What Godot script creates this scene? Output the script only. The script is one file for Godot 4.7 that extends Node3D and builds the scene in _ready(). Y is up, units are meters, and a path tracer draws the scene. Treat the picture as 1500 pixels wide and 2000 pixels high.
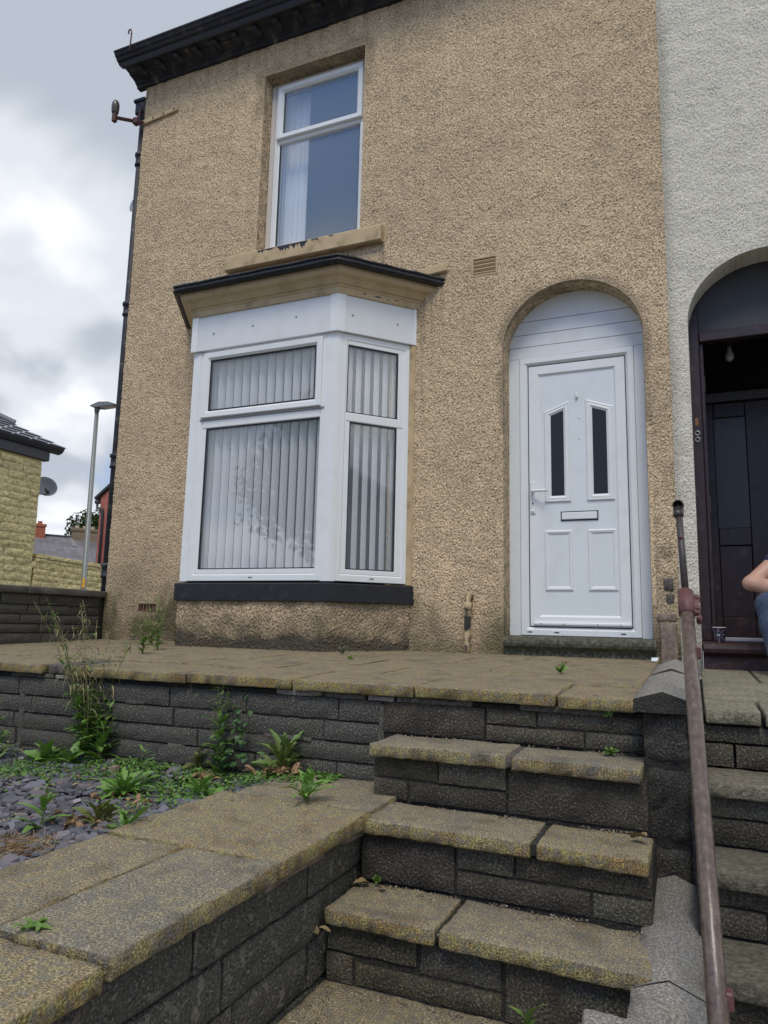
extends Node3D
# A rendered end-of-terrace house seen from the foot of its garden steps. x runs along the front wall from its left corner, y up from the terrace at the wall, z out of the wall; metres.

var rng := RandomNumberGenerator.new()
var n_a := FastNoiseLite.new()
var n_b := FastNoiseLite.new()
var n_cell := FastNoiseLite.new()
var n_fine := FastNoiseLite.new()
var M := {}

# ---------------------------------------------------------------- small helpers
func lin(r: float, g: float, b: float) -> Color:
	return Color(r, g, b).linear_to_srgb()

func named(o: Node3D, called: String, parent: Node = null) -> void:
	o.name = called
	(parent if parent else self).add_child(o, true)

func tag(o: Node, label := "", category := "", group := "", kind := "") -> Node:
	if label: o.set_meta("label", label)
	if category: o.set_meta("category", category)
	if group: o.set_meta("group", group)
	if kind: o.set_meta("kind", kind)
	return o

func thing(called: String, label: String, category: String, at := Vector3.ZERO, group := "") -> Node3D:
	var o := Node3D.new()
	o.position = at
	named(o, called)
	tag(o, label, category, group)
	return o

func part(called: String, m: Mesh, mat: Material, parent: Node = null, xf := Transform3D()) -> MeshInstance3D:
	var o := MeshInstance3D.new()
	o.mesh = m
	o.material_override = mat
	o.transform = xf
	named(o, called, parent)
	return o

func st_new(smooth := false) -> SurfaceTool:
	var st := SurfaceTool.new()
	st.begin(Mesh.PRIMITIVE_TRIANGLES)
	st.set_smooth_group(0 if smooth else -1)
	return st

func done(st: SurfaceTool) -> ArrayMesh:
	st.generate_normals()
	return st.commit()

func tri(st: SurfaceTool, a: Vector3, b: Vector3, c: Vector3) -> void:
	st.add_vertex(a); st.add_vertex(b); st.add_vertex(c)

# a, b, c, d anticlockwise as seen from the front
func quad(st: SurfaceTool, a: Vector3, b: Vector3, c: Vector3, d: Vector3) -> void:
	tri(st, a, c, b); tri(st, a, d, c)

# a box with chamfered edges
func cbox(st: SurfaceTool, lo: Vector3, hi: Vector3, r := 0.004, xf := Transform3D()) -> void:
	var c := (lo + hi) / 2.0
	var h := (hi - lo) / 2.0
	r = minf(r, minf(h.x, minf(h.y, h.z)) * 0.9)
	var q := func(sx: float, sy: float, sz: float, ax: int) -> Vector3:
		var v := Vector3(sx * h.x, sy * h.y, sz * h.z)
		for k in 3:
			if k != ax: v[k] -= signf(v[k]) * r
		return xf * (c + v)
	for ax in 3:
		var u := (ax + 1) % 3
		var w := (ax + 2) % 3
		for s in [-1.0, 1.0]:
			var p := []
			for e in [[-1.0, -1.0], [1.0, -1.0], [1.0, 1.0], [-1.0, 1.0]]:
				var k := Vector3.ZERO
				k[ax] = s; k[u] = e[0]; k[w] = e[1]
				p.append(q.call(k.x, k.y, k.z, ax))
			if s > 0: quad(st, p[0], p[1], p[2], p[3])
			else: quad(st, p[3], p[2], p[1], p[0])
	for ax in 3:  # edges along ax
		var u := (ax + 1) % 3
		var w := (ax + 2) % 3
		for su in [-1.0, 1.0]:
			for sw in [-1.0, 1.0]:
				var a := Vector3.ZERO
				a[ax] = -1; a[u] = su; a[w] = sw
				var b := a
				b[ax] = 1
				var p0: Vector3 = q.call(a.x, a.y, a.z, u)
				var p1: Vector3 = q.call(b.x, b.y, b.z, u)
				var p2: Vector3 = q.call(b.x, b.y, b.z, w)
				var p3: Vector3 = q.call(a.x, a.y, a.z, w)
				if su * sw > 0: quad(st, p0, p3, p2, p1)
				else: quad(st, p0, p1, p2, p3)
	for sx in [-1.0, 1.0]:
		for sy in [-1.0, 1.0]:
			for sz in [-1.0, 1.0]:
				var a: Vector3 = q.call(sx, sy, sz, 0)
				var b: Vector3 = q.call(sx, sy, sz, 1)
				var d: Vector3 = q.call(sx, sy, sz, 2)
				if sx * sy * sz > 0: tri(st, a, d, b)
				else: tri(st, a, b, d)

func box_mesh(lo: Vector3, hi: Vector3, r := 0.004) -> ArrayMesh:
	var st := st_new()
	cbox(st, lo, hi, r)
	return done(st)

# a tube along points with a radius at each
func tube(st: SurfaceTool, pts: Array, rad: Array, sides := 10, caps := true) -> void:
	var rings := []
	var side := Vector3.ZERO
	for i in pts.size():
		var a: Vector3 = pts[maxi(i - 1, 0)]
		var b: Vector3 = pts[mini(i + 1, pts.size() - 1)]
		var d := (b - a).normalized()
		if side == Vector3.ZERO:
			side = d.cross(Vector3.UP if absf(d.y) < 0.9 else Vector3.RIGHT).normalized()
		side = (side - d * side.dot(d)).normalized()
		var up := side.cross(d)
		var ring := []
		for k in sides:
			var t := TAU * k / sides
			ring.append(pts[i] + (side * cos(t) + up * sin(t)) * float(rad[mini(i, rad.size() - 1)]))
		rings.append(ring)
	for i in pts.size() - 1:
		for k in sides:
			var k2 := (k + 1) % sides
			quad(st, rings[i][k], rings[i + 1][k], rings[i + 1][k2], rings[i][k2])
	if caps:
		for k in range(1, sides - 1):
			tri(st, rings[0][0], rings[0][k + 1], rings[0][k])
			var e := pts.size() - 1
			tri(st, rings[e][0], rings[e][k], rings[e][k + 1])

func tube_mesh(pts: Array, rad: Array, sides := 12, caps := true) -> ArrayMesh:
	var st := st_new(true)
	tube(st, pts, rad, sides, caps)
	return done(st)

# profile of (radius, y) turned round y
func lathe(st: SurfaceTool, prof: Array, sides := 20, xf := Transform3D()) -> void:
	for i in prof.size() - 1:
		for k in sides:
			var t0 := TAU * k / sides
			var t1 := TAU * (k + 1) / sides
			var p: Vector2 = prof[i]
			var q: Vector2 = prof[i + 1]
			quad(st, xf * Vector3(p.x * sin(t0), p.y, p.x * cos(t0)), xf * Vector3(p.x * sin(t1), p.y, p.x * cos(t1)),
				xf * Vector3(q.x * sin(t1), q.y, q.x * cos(t1)), xf * Vector3(q.x * sin(t0), q.y, q.x * cos(t0)))

# profile of (out, y) swept along a plan of (x, z) with mitred corners; out points to +z of a plan that runs to +x
func sweep(st: SurfaceTool, prof: Array, plan: Array, closed := true) -> void:
	var m := []
	for i in plan.size():
		var n0 := Vector2.ZERO
		var n1 := Vector2.ZERO
		if i > 0:
			var d: Vector2 = (plan[i] - plan[i - 1]).normalized()
			n0 = Vector2(-d.y, d.x)
		if i < plan.size() - 1:
			var d: Vector2 = (plan[i + 1] - plan[i]).normalized()
			n1 = Vector2(-d.y, d.x)
		if i == 0: n0 = n1
		if i == plan.size() - 1: n1 = n0
		m.append((n0 + n1) / (1.0 + n0.dot(n1)))
	var at := func(i: int, k: int) -> Vector3:
		var p: Vector2 = plan[i] + m[i] * prof[k].x
		return Vector3(p.x, prof[k].y, p.y)
	var n := prof.size()
	for i in plan.size() - 1:
		for k in (n if closed else n - 1):
			var k2 := (k + 1) % n
			quad(st, at.call(i, k), at.call(i + 1, k), at.call(i + 1, k2), at.call(i, k2))
	if closed:
		var idx := Geometry2D.triangulate_polygon(PackedVector2Array(prof))
		var e := plan.size() - 1
		for t in range(0, idx.size(), 3):
			tri(st, at.call(0, idx[t]), at.call(0, idx[t + 1]), at.call(0, idx[t + 2]))
			tri(st, at.call(e, idx[t]), at.call(e, idx[t + 2]), at.call(e, idx[t + 1]))

# a flat plate with a polygon outline (x, y), from z0 to z1
func plate(st: SurfaceTool, pts: Array, z0: float, z1: float, xf := Transform3D()) -> void:
	var pv := PackedVector2Array(pts)
	if Geometry2D.is_polygon_clockwise(pv): pv.reverse()
	var idx := Geometry2D.triangulate_polygon(pv)
	for t in range(0, idx.size(), 3):
		var a := pv[idx[t]]
		var b := pv[idx[t + 1]]
		var c := pv[idx[t + 2]]
		if (b - a).cross(c - a) < 0:
			var s := b
			b = c
			c = s
		tri(st, xf * Vector3(a.x, a.y, z1), xf * Vector3(c.x, c.y, z1), xf * Vector3(b.x, b.y, z1))
		tri(st, xf * Vector3(a.x, a.y, z0), xf * Vector3(b.x, b.y, z0), xf * Vector3(c.x, c.y, z0))
	for i in pv.size():
		var a := pv[i]
		var b := pv[(i + 1) % pv.size()]
		quad(st, xf * Vector3(a.x, a.y, z0), xf * Vector3(b.x, b.y, z0), xf * Vector3(b.x, b.y, z1), xf * Vector3(a.x, a.y, z1))

# a frame that runs round a convex polygon (anticlockwise): section of (inset, z) points from the outer back to the inner back
func frame(st: SurfaceTool, pts: Array, sec: Array, xf := Transform3D()) -> void:
	var n := pts.size()
	var rings := []
	for s in sec:
		var ring := []
		for i in n:
			var a: Vector2 = pts[(i + n - 1) % n]
			var b: Vector2 = pts[i]
			var c: Vector2 = pts[(i + 1) % n]
			var d0 := (b - a).normalized()
			var d1 := (c - b).normalized()
			var n0 := Vector2(-d0.y, d0.x)
			var n1 := Vector2(-d1.y, d1.x)
			var p: Vector2 = b + (n0 + n1) / (1.0 + n0.dot(n1)) * s.x
			ring.append(xf * Vector3(p.x, p.y, s.y))
		rings.append(ring)
	for k in sec.size() - 1:
		for i in n:
			var j := (i + 1) % n
			quad(st, rings[k][i], rings[k][j], rings[k + 1][j], rings[k + 1][i])

func rect(x0: float, x1: float, y0: float, y1: float) -> Array:
	return [Vector2(x0, y0), Vector2(x1, y0), Vector2(x1, y1), Vector2(x0, y1)]

# plastic window section: flat face, then a sloped bead down to the glass
func upvc(w: float, z0: float, z1: float, bead := 0.018) -> Array:
	return [Vector2(0, z0), Vector2(0, z1 - 0.003), Vector2(0.003, z1), Vector2(w - bead, z1), Vector2(w - bead + 0.002, z1 - 0.003), Vector2(w, z1 - bead * 0.8), Vector2(w, z0)]

# a worn stone slab: rounded, uneven, with a colour for every vertex
func stone(lo: Vector3, hi: Vector3, r: float, step: float, amp: float, tint: Callable) -> ArrayMesh:
	var st := st_new(true)
	var inner_lo := lo + Vector3.ONE * r
	var inner_hi := hi - Vector3.ONE * r
	var put := func(p: Vector3) -> Vector3:
		var k := p.clamp(inner_lo, inner_hi)
		var d := p - k
		var nn := d.normalized() if d.length() > 1e-6 else Vector3.ZERO
		var w := k + nn * r
		var e := n_a.get_noise_3dv(w * 9.0) * amp + n_b.get_noise_3dv(w * 40.0) * amp * 0.6
		# chipped arrises
		var edge := 0
		for ax in 3:
			if absf(d[ax]) > r * 0.55: edge += 1
		if edge >= 2: e -= maxf(0.0, n_a.get_noise_3dv(w * 26.0 + Vector3(9, 3, 1)) - 0.05) * amp * 4.0
		return w + nn * e
	for ax in 3:
		var u := (ax + 1) % 3
		var w := (ax + 2) % 3
		var us := cuts(lo[u], hi[u], r, step)
		var ws := cuts(lo[w], hi[w], r, step)
		for s in 2:
			for i in us.size() - 1:
				for j in ws.size() - 1:
					var c := []
					for e in [[0, 0], [1, 0], [1, 1], [0, 1]]:
						var p := Vector3.ZERO
						p[ax] = hi[ax] if s else lo[ax]
						p[u] = us[i + e[0]]
						p[w] = ws[j + e[1]]
						c.append(put.call(p))
					var order := [0, 2, 1, 0, 3, 2] if s else [0, 1, 2, 0, 2, 3]
					for k in order:
						st.set_color(tint.call(c[k]))
						st.add_vertex(c[k])
	st.generate_normals()
	st.index()
	return st.commit()

func cuts(a: float, b: float, r: float, step: float) -> Array:
	var n := maxi(1, int(round((b - a - 2 * r) / step)))
	var out := [a, a + r * 0.4]
	for i in n + 1: out.append(a + r + (b - a - 2 * r) * i / n)
	out.append(b - r * 0.4)
	out.append(b)
	return out

# a walling block with an uneven split face towards +z; about 12 to 60 triangles
func block(w: float, h: float, depth: float, nu: int, nv: int, amp: float, inset: float, tint: Color, where: Vector3) -> ArrayMesh:
	var st := st_new(true)
	var g := []
	for j in nv + 1:
		var row := []
		for i in nu + 1:
			var x := w * i / nu
			var y := h * j / nv
			var rim := i == 0 or j == 0 or i == nu or j == nv
			var q := where + Vector3(x, y, 0)
			var z := -inset if rim else n_a.get_noise_3dv(q * 23.0) * amp + n_b.get_noise_3dv(q * 31.0) * amp * 0.7
			if rim:
				x += n_b.get_noise_3dv(q * 17.0) * 0.004
				y += n_b.get_noise_3dv(q * 19.0 + Vector3(5, 5, 5)) * 0.003
				z += n_a.get_noise_3dv(q * 30.0) * inset * 0.6
			row.append(Vector3(x, y, z))
		g.append(row)
	var v := func(p: Vector3) -> void:
		var k := maxf(0.25, 1.0 + 0.55 * n_b.get_noise_3dv((where + p) * 12.0) + 0.5 * n_a.get_noise_3dv((where + p) * 3.5))
		st.set_color(Color(tint.r * k, tint.g * k, tint.b * k))
		st.add_vertex(p)
	var qd := func(a: Vector3, b: Vector3, c: Vector3, d: Vector3) -> void:
		v.call(a); v.call(c); v.call(b); v.call(a); v.call(d); v.call(c)
	for j in nv:
		for i in nu:
			qd.call(g[j][i], g[j][i + 1], g[j + 1][i + 1], g[j + 1][i])
	st.set_smooth_group(-1)
	var back := Vector3(0, 0, -depth)
	for i in nu:
		qd.call(g[0][i] + back, g[0][i + 1] + back, g[0][i + 1], g[0][i])
		qd.call(g[nv][i], g[nv][i + 1], g[nv][i + 1] + back, g[nv][i] + back)
	for j in nv:
		qd.call(g[j + 1][0], g[j + 1][0] + back, g[j][0] + back, g[j][0])
		qd.call(g[j][nu], g[j][nu] + back, g[j + 1][nu] + back, g[j + 1][nu])
	return done(st)

# ---------------------------------------------------------------- roughcast
func in_hole(h: Dictionary, x: float, y: float) -> bool:
	if h.has("b"):
		if y < h.y0: return false
		if y < h.ys: return absf(x - h.cx) < h.a
		return Vector2((x - h.cx) / h.a, (y - h.ys) / h.b).length() < 1.0
	return x > h.x0 and x < h.x1 and y > h.y0 and y < h.y1

func to_rim(h: Dictionary, x: float, y: float) -> Vector2:
	if h.has("b"):
		if y < h.ys:
			return Vector2(h.cx + (h.a if x > h.cx else -h.a), y)
		var d := Vector2((x - h.cx) / h.a, (y - h.ys) / h.b)
		d = d.normalized() if d.length() > 1e-4 else Vector2.UP
		return Vector2(h.cx + d.x * h.a, h.ys + d.y * h.b)
	var cx := clampf(x, h.x0, h.x1)
	var cy := clampf(y, h.y0, h.y1)
	if cx != x or cy != y: return Vector2(cx, cy)
	var e := [x - h.x0, h.x1 - x, y - h.y0, h.y1 - y]
	var k := e.find(e.min())
	return [Vector2(h.x0, y), Vector2(h.x1, y), Vector2(x, h.y0), Vector2(x, h.y1)][k]

# a sheet of lumpy render in the plane z = 0, its relief towards +z
func roughcast(x0: float, x1: float, y0: float, y1: float, step: float, holes: Array, amp: float, tint: Callable, seed_at := Vector3.ZERO) -> ArrayMesh:
	var nx := int(ceil((x1 - x0) / step))
	var ny := int(ceil((y1 - y0) / step))
	var sx := (x1 - x0) / nx
	var sy := (y1 - y0) / ny
	var hh := PackedFloat32Array()
	var P := PackedVector3Array()
	var N := PackedVector3Array()
	var C := PackedColorArray()
	hh.resize((nx + 1) * (ny + 1)); P.resize(hh.size()); N.resize(hh.size()); C.resize(hh.size())
	var reach := step * 0.72
	for j in ny + 1:
		for i in nx + 1:
			var x := x0 + i * sx
			var y := y0 + j * sy
			var lump := -n_cell.get_noise_3d(x + seed_at.x, y + seed_at.y, seed_at.z)  # 0 between lumps, 1 on them
			var h := amp * (lump * 0.85 + 0.60 * n_fine.get_noise_3d(x + seed_at.x, y * 1.2 + seed_at.y, seed_at.z)) + 0.009 * n_a.get_noise_3d(x * 1.6 + seed_at.x, y * 1.6, seed_at.z) + 0.005 * n_b.get_noise_3d(x * 5.0 + seed_at.x, y * 6.0, seed_at.z)
			for hole in holes:
				if x < hole.bx0 or x > hole.bx1 or y < hole.by0 or y > hole.by1: continue
				var rim := to_rim(hole, x, y)
				var dd := Vector2(x, y).distance_to(rim)
				if dd < reach and y > hole.y0 - reach:
					x = rim.x; y = rim.y
				if dd < 0.03: h = lerpf(amp * 0.3 + 0.3 * h, h, dd / 0.03)
			var k := j * (nx + 1) + i
			hh[k] = h
			P[k] = Vector3(x, y, h)
			C[k] = tint.call(x, y, h / amp)
	for j in ny + 1:
		for i in nx + 1:
			var k := j * (nx + 1) + i
			var l := hh[k - 1] if i > 0 else hh[k]
			var r := hh[k + 1] if i < nx else hh[k]
			var d := hh[k - nx - 1] if j > 0 else hh[k]
			var u := hh[k + nx + 1] if j < ny else hh[k]
			N[k] = Vector3((l - r) / (2 * sx), (d - u) / (2 * sy), 1).normalized()
	var I := PackedInt32Array()
	for j in ny:
		for i in nx:
			var cx := x0 + (i + 0.5) * sx
			var cy := y0 + (j + 0.5) * sy
			var cut := false
			for hole in holes:
				if in_hole(hole, cx, cy): cut = true
			if cut: continue
			var a := j * (nx + 1) + i
			I.append_array(PackedInt32Array([a, a + nx + 2, a + 1, a, a + nx + 1, a + nx + 2]))
	return arrays(P, N, C, I)

func arrays(P: PackedVector3Array, N: PackedVector3Array, C: PackedColorArray, I: PackedInt32Array) -> ArrayMesh:
	var A := []
	A.resize(Mesh.ARRAY_MAX)
	A[Mesh.ARRAY_VERTEX] = P
	A[Mesh.ARRAY_NORMAL] = N
	A[Mesh.ARRAY_COLOR] = C
	A[Mesh.ARRAY_INDEX] = I
	var m := ArrayMesh.new()
	m.add_surface_from_arrays(Mesh.PRIMITIVE_TRIANGLES, A)
	return m

func hole_rect(x0: float, x1: float, y0: float, y1: float) -> Dictionary:
	return {"x0": x0, "x1": x1, "y0": y0, "y1": y1, "bx0": x0 - 0.05, "bx1": x1 + 0.05, "by0": y0 - 0.05, "by1": y1 + 0.05}

func hole_arch(cx: float, a: float, y0: float, ys: float, b: float) -> Dictionary:
	return {"cx": cx, "a": a, "y0": y0, "ys": ys, "b": b, "bx0": cx - a - 0.05, "bx1": cx + a + 0.05, "by0": y0, "by1": ys + b + 0.05}

# the side of an opening: a strip along (x, y) points from z = front back to z = back
func reveal(pts: Array, front: float, back: float, amp: float, tint: Callable) -> ArrayMesh:
	var st := st_new(true)
	var nd := int(absf(front - back) / 0.012) + 1
	var g := []
	for i in pts.size():
		var a: Vector2 = pts[maxi(i - 1, 0)]
		var b: Vector2 = pts[mini(i + 1, pts.size() - 1)]
		var d := (b - a).normalized()
		var n := Vector2(d.y, -d.x)
		var row := []
		for j in nd + 1:
			var z := lerpf(front, back, float(j) / nd)
			var p: Vector2 = pts[i]
			var h := amp * (-n_cell.get_noise_3d(p.x, p.y, z + 3.0) * 0.6 + 0.5 * n_fine.get_noise_3d(p.x, p.y, z)) if j > 0 else 0.0
			row.append(Vector3(p.x + n.x * h, p.y + n.y * h, z))
		g.append(row)
	for i in pts.size() - 1:
		for j in nd:
			for q in [[0, 0], [1, 0], [1, 1], [0, 0], [1, 1], [0, 1]]:
				var v: Vector3 = g[i + q[0]][j + q[1]]
				st.set_color(tint.call(v.x, v.y, v.z))
				st.add_vertex(v)
	return done(st)

func line_pts(a: Vector2, b: Vector2, step := 0.012) -> Array:
	var n := maxi(1, int(a.distance_to(b) / step))
	var out := []
	for i in n + 1: out.append(a.lerp(b, float(i) / n))
	return out

func arch_pts(h: Dictionary, y0: float, inset := 0.0, step := 0.012) -> Array:
	var out := line_pts(Vector2(h.cx - h.a + inset, y0), Vector2(h.cx - h.a + inset, h.ys), step)
	var n := int(PI * h.a / step)
	for i in range(1, n):
		var t := PI - PI * i / n
		out.append(Vector2(h.cx + cos(t) * (h.a - inset), h.ys + sin(t) * (h.b - inset)))
	out.append_array(line_pts(Vector2(h.cx + h.a - inset, h.ys), Vector2(h.cx + h.a - inset, y0), step))
	return out

# ---------------------------------------------------------------- materials
func noise_tex(kind: int, freq: float, octaves: int, ramp: Array, size := 512, sd := 1, gain := 0.5) -> NoiseTexture2D:
	var n := FastNoiseLite.new()
	n.noise_type = kind
	n.frequency = freq
	n.fractal_octaves = octaves
	n.seed = sd
	n.fractal_gain = gain
	var t := NoiseTexture2D.new()
	t.width = size
	t.height = size
	t.seamless = true
	t.noise = n
	if ramp.size():
		var g := Gradient.new()
		var off := PackedFloat32Array()
		var col := PackedColorArray()
		for r in ramp:
			off.append(r[0])
			col.append(lin(r[1], r[2], r[3]))
		g.offsets = off
		g.colors = col
		t.color_ramp = g
	return t

func mat(called: String, c: Color, rough := 0.8, metal := 0.0) -> StandardMaterial3D:
	var m := StandardMaterial3D.new()
	m.resource_name = called
	m.albedo_color = c
	m.roughness = rough
	m.metallic = metal
	return m

func grain(m: StandardMaterial3D, tex: Texture2D, tile: float, bump: Texture2D = null, depth := 0.0) -> StandardMaterial3D:
	m.uv1_triplanar = true
	m.uv1_world_triplanar = true
	m.uv1_scale = Vector3.ONE / tile
	m.albedo_texture = tex
	if bump:
		m.heightmap_enabled = true
		m.heightmap_texture = bump
		m.heightmap_scale = depth
	return m

func overlay(m: StandardMaterial3D, tex: Texture2D, mask: Texture2D, tile: float) -> void:
	m.detail_enabled = true
	m.detail_albedo = tex
	m.detail_mask = mask
	m.detail_blend_mode = BaseMaterial3D.BLEND_MODE_MIX
	m.detail_uv_layer = BaseMaterial3D.DETAIL_UV_2
	m.uv2_triplanar = true
	m.uv2_world_triplanar = true
	m.uv2_scale = Vector3.ONE / tile

func materials() -> void:
	var SM := FastNoiseLite.TYPE_SIMPLEX_SMOOTH
	var grit := noise_tex(SM, 0.055, 4, [[0.0, 0.0, 0.0, 0.0], [1.0, 1, 1, 1]], 1024, 3)
	var coarse := noise_tex(SM, 0.02, 5, [[0.0, 0.0, 0.0, 0.0], [1.0, 1, 1, 1]], 512, 4)
	# white-based variation used to break up plain paint
	var wear := noise_tex(SM, 0.012, 5, [[0.0, 0.93, 0.925, 0.915], [0.5, 0.985, 0.985, 0.985], [1.0, 1, 1, 1]], 512, 5)
	M.render = mat("render", Color.WHITE, 0.92)
	M.render.vertex_color_use_as_albedo = true
	M.render.uv1_triplanar = true
	M.render.uv1_world_triplanar = true
	M.render.uv1_scale = Vector3.ONE / 0.83
	M.render.albedo_texture = noise_tex(SM, 0.055, 5, [[0.0, 0.28, 0.25, 0.21], [0.32, 0.56, 0.52, 0.47], [0.45, 0.86, 0.85, 0.83], [0.62, 1, 1, 1], [1.0, 1, 1, 1]], 1024, 2, 0.8)
	M.render.heightmap_enabled = true
	M.render.heightmap_texture = grit
	M.render.heightmap_scale = 0.5
	# paving: buff concrete flags with exposed grit, grey lichen and ochre algae
	var flag := noise_tex(SM, 0.045, 5, [[0.0, 0.025, 0.022, 0.015], [0.30, 0.085, 0.071, 0.046], [0.46, 0.235, 0.198, 0.132], [0.60, 0.36, 0.305, 0.208], [0.78, 0.60, 0.53, 0.40], [1.0, 0.95, 0.9, 0.78]], 1024, 7, 0.82)
	M.flag = grain(mat("buff_flag", Color.WHITE, 0.9), flag, 0.43, grit, 0.3)
	M.flag.vertex_color_use_as_albedo = true
	var spot := noise_tex(SM, 0.25, 2, [[0.0, 0.03, 0.03, 0.028], [0.5, 0.15, 0.145, 0.13], [1.0, 0.42, 0.41, 0.38]], 512, 9)
	var spot_mask := noise_tex(SM, 0.02, 6, [[0.0, 0, 0, 0], [0.52, 0, 0, 0], [0.66, 0.25, 0.25, 0.25], [1.0, 0.5, 0.5, 0.5]], 512, 10)
	overlay(M.flag, spot, spot_mask, 0.9)
	# split walling, blackened
	var walling := noise_tex(SM, 0.06, 5, [[0.0, 0.012, 0.011, 0.010], [0.38, 0.050, 0.047, 0.040], [0.58, 0.092, 0.087, 0.073], [0.70, 0.15, 0.14, 0.118], [0.80, 0.36, 0.34, 0.29], [1.0, 0.75, 0.71, 0.62]], 1024, 11, 0.78)
	M.walling = grain(mat("blackened_walling", Color.WHITE, 0.93), walling, 0.7, grit, 0.5)
	M.walling.vertex_color_use_as_albedo = true
	M.walling_lichen = M.walling.duplicate()
	M.walling_lichen.resource_name = "lichened_walling"
	var pale_mask := noise_tex(SM, 0.022, 4, [[0.0, 0, 0, 0], [0.69, 0, 0, 0], [0.74, 0.5, 0.5, 0.5], [1.0, 0.8, 0.8, 0.8]], 512, 12)
	overlay(M.walling_lichen, noise_tex(SM, 0.03, 3, [[0.0, 0.12, 0.11, 0.08], [1.0, 0.26, 0.24, 0.18]], 256, 13), pale_mask, 0.8)
	M.mortar = grain(mat("mortar", Color.WHITE, 0.95), noise_tex(SM, 0.05, 4, [[0.0, 0.05, 0.045, 0.04], [0.6, 0.11, 0.10, 0.085], [1.0, 0.22, 0.2, 0.17]], 512, 14), 0.5, grit, 0.4)
	M.dark_joint = grain(mat("dark_joint", Color.WHITE, 0.95), noise_tex(SM, 0.05, 4, [[0.0, 0.012, 0.011, 0.01], [0.6, 0.032, 0.03, 0.026], [1.0, 0.08, 0.075, 0.06]], 512, 15), 0.5, grit, 0.4)
	M.pink_mortar = grain(mat("pink_mortar", Color.WHITE, 0.95), noise_tex(SM, 0.03, 4, [[0.0, 0.16, 0.115, 0.085], [0.6, 0.27, 0.21, 0.165], [1.0, 0.4, 0.34, 0.28]], 256, 16), 0.4, grit, 0.4)
	# grey granular cap stones
	M.cap = grain(mat("grey_cap_stone", Color.WHITE, 0.9), noise_tex(SM, 0.05, 5, [[0.0, 0.03, 0.029, 0.027], [0.36, 0.13, 0.122, 0.11], [0.52, 0.25, 0.235, 0.21], [0.68, 0.40, 0.375, 0.33], [1.0, 0.85, 0.8, 0.7]], 1024, 17, 0.85), 0.6, grit, 0.3)
	M.cap.vertex_color_use_as_albedo = true
	M.pale_flag = grain(mat("greenish_flag", Color.WHITE, 0.9), noise_tex(SM, 0.025, 6, [[0.0, 0.06, 0.06, 0.045], [0.4, 0.20, 0.19, 0.145], [0.65, 0.31, 0.295, 0.235], [1.0, 0.6, 0.57, 0.48]], 1024, 18, 0.8), 0.7, grit, 0.35)
	M.pale_flag.vertex_color_use_as_albedo = true
	M.sill_stone = grain(mat("mossy_sill_stone", Color.WHITE, 0.88), noise_tex(SM, 0.03, 5, [[0.0, 0.025, 0.026, 0.017], [0.5, 0.075, 0.075, 0.05], [0.75, 0.14, 0.135, 0.09], [1.0, 0.25, 0.23, 0.17]], 512, 19), 0.6, grit, 0.3)
	# paints and plastics
	M.white = grain(mat("white_plastic", lin(0.80, 0.83, 0.825), 0.32), wear, 1.3)
	M.white_door = grain(mat("white_door_skin", lin(0.74, 0.785, 0.795), 0.28), wear, 1.7, coarse, 0.02)
	M.board = grain(mat("white_board", lin(0.73, 0.76, 0.765), 0.45), wear, 1.1)
	M.gasket = mat("black_gasket", lin(0.012, 0.012, 0.013), 0.6)
	M.seal = mat("sealant", lin(0.6, 0.56, 0.52), 0.7)
	M.black_paint = grain(mat("black_gloss_paint", Color.WHITE, 0.42), noise_tex(SM, 0.02, 5, [[0.0, 0.008, 0.009, 0.012], [0.7, 0.016, 0.017, 0.022], [0.86, 0.03, 0.031, 0.036], [1.0, 0.16, 0.15, 0.14]], 512, 20), 0.9, coarse, 0.12)
	M.cornice = grain(mat("weathered_black_paint", Color.WHITE, 0.6), noise_tex(SM, 0.016, 5, [[0.0, 0.008, 0.009, 0.014], [0.62, 0.018, 0.019, 0.027], [0.78, 0.05, 0.048, 0.042], [1.0, 0.2, 0.19, 0.15]], 512, 21), 1.4, coarse, 0.25)
	M.lead = grain(mat("bitumen_lead", Color.WHITE, 0.38), noise_tex(SM, 0.02, 4, [[0.0, 0.010, 0.011, 0.013], [0.6, 0.022, 0.024, 0.029], [1.0, 0.09, 0.09, 0.095]], 512, 22), 0.5, coarse, 0.5)
	M.tan_paint = grain(mat("tan_masonry_paint", Color.WHITE, 0.75), noise_tex(SM, 0.012, 5, [[0.0, 0.30, 0.22, 0.12], [0.4, 0.50, 0.38, 0.22], [1.0, 0.57, 0.44, 0.26]], 512, 23), 1.2, grit, 0.12)
	var flake := noise_tex(SM, 0.02, 5, [[0.0, 0, 0, 0], [0.66, 0, 0, 0], [0.68, 1, 1, 1], [1.0, 1, 1, 1]], 512, 24)
	M.tan_flaking = M.tan_paint.duplicate()
	M.tan_flaking.resource_name = "flaking_tan_paint"
	overlay(M.tan_flaking, noise_tex(SM, 0.02, 3, [[0.0, 0.015, 0.015, 0.016], [1.0, 0.05, 0.045, 0.04]], 128, 25), flake, 0.75)
	M.pipe_flaking = M.tan_flaking.duplicate()
	overlay(M.pipe_flaking, M.tan_flaking.detail_albedo, noise_tex(SM, 0.03, 5, [[0.0, 0, 0, 0], [0.46, 0, 0, 0], [0.48, 1, 1, 1], [1.0, 1, 1, 1]], 256, 44), 0.16)
	M.terracotta = grain(mat("terracotta_vent", Color.WHITE, 0.85), noise_tex(SM, 0.03, 4, [[0.0, 0.13, 0.075, 0.05], [1.0, 0.26, 0.16, 0.11]], 256, 26), 0.4, grit, 0.2)
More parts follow.
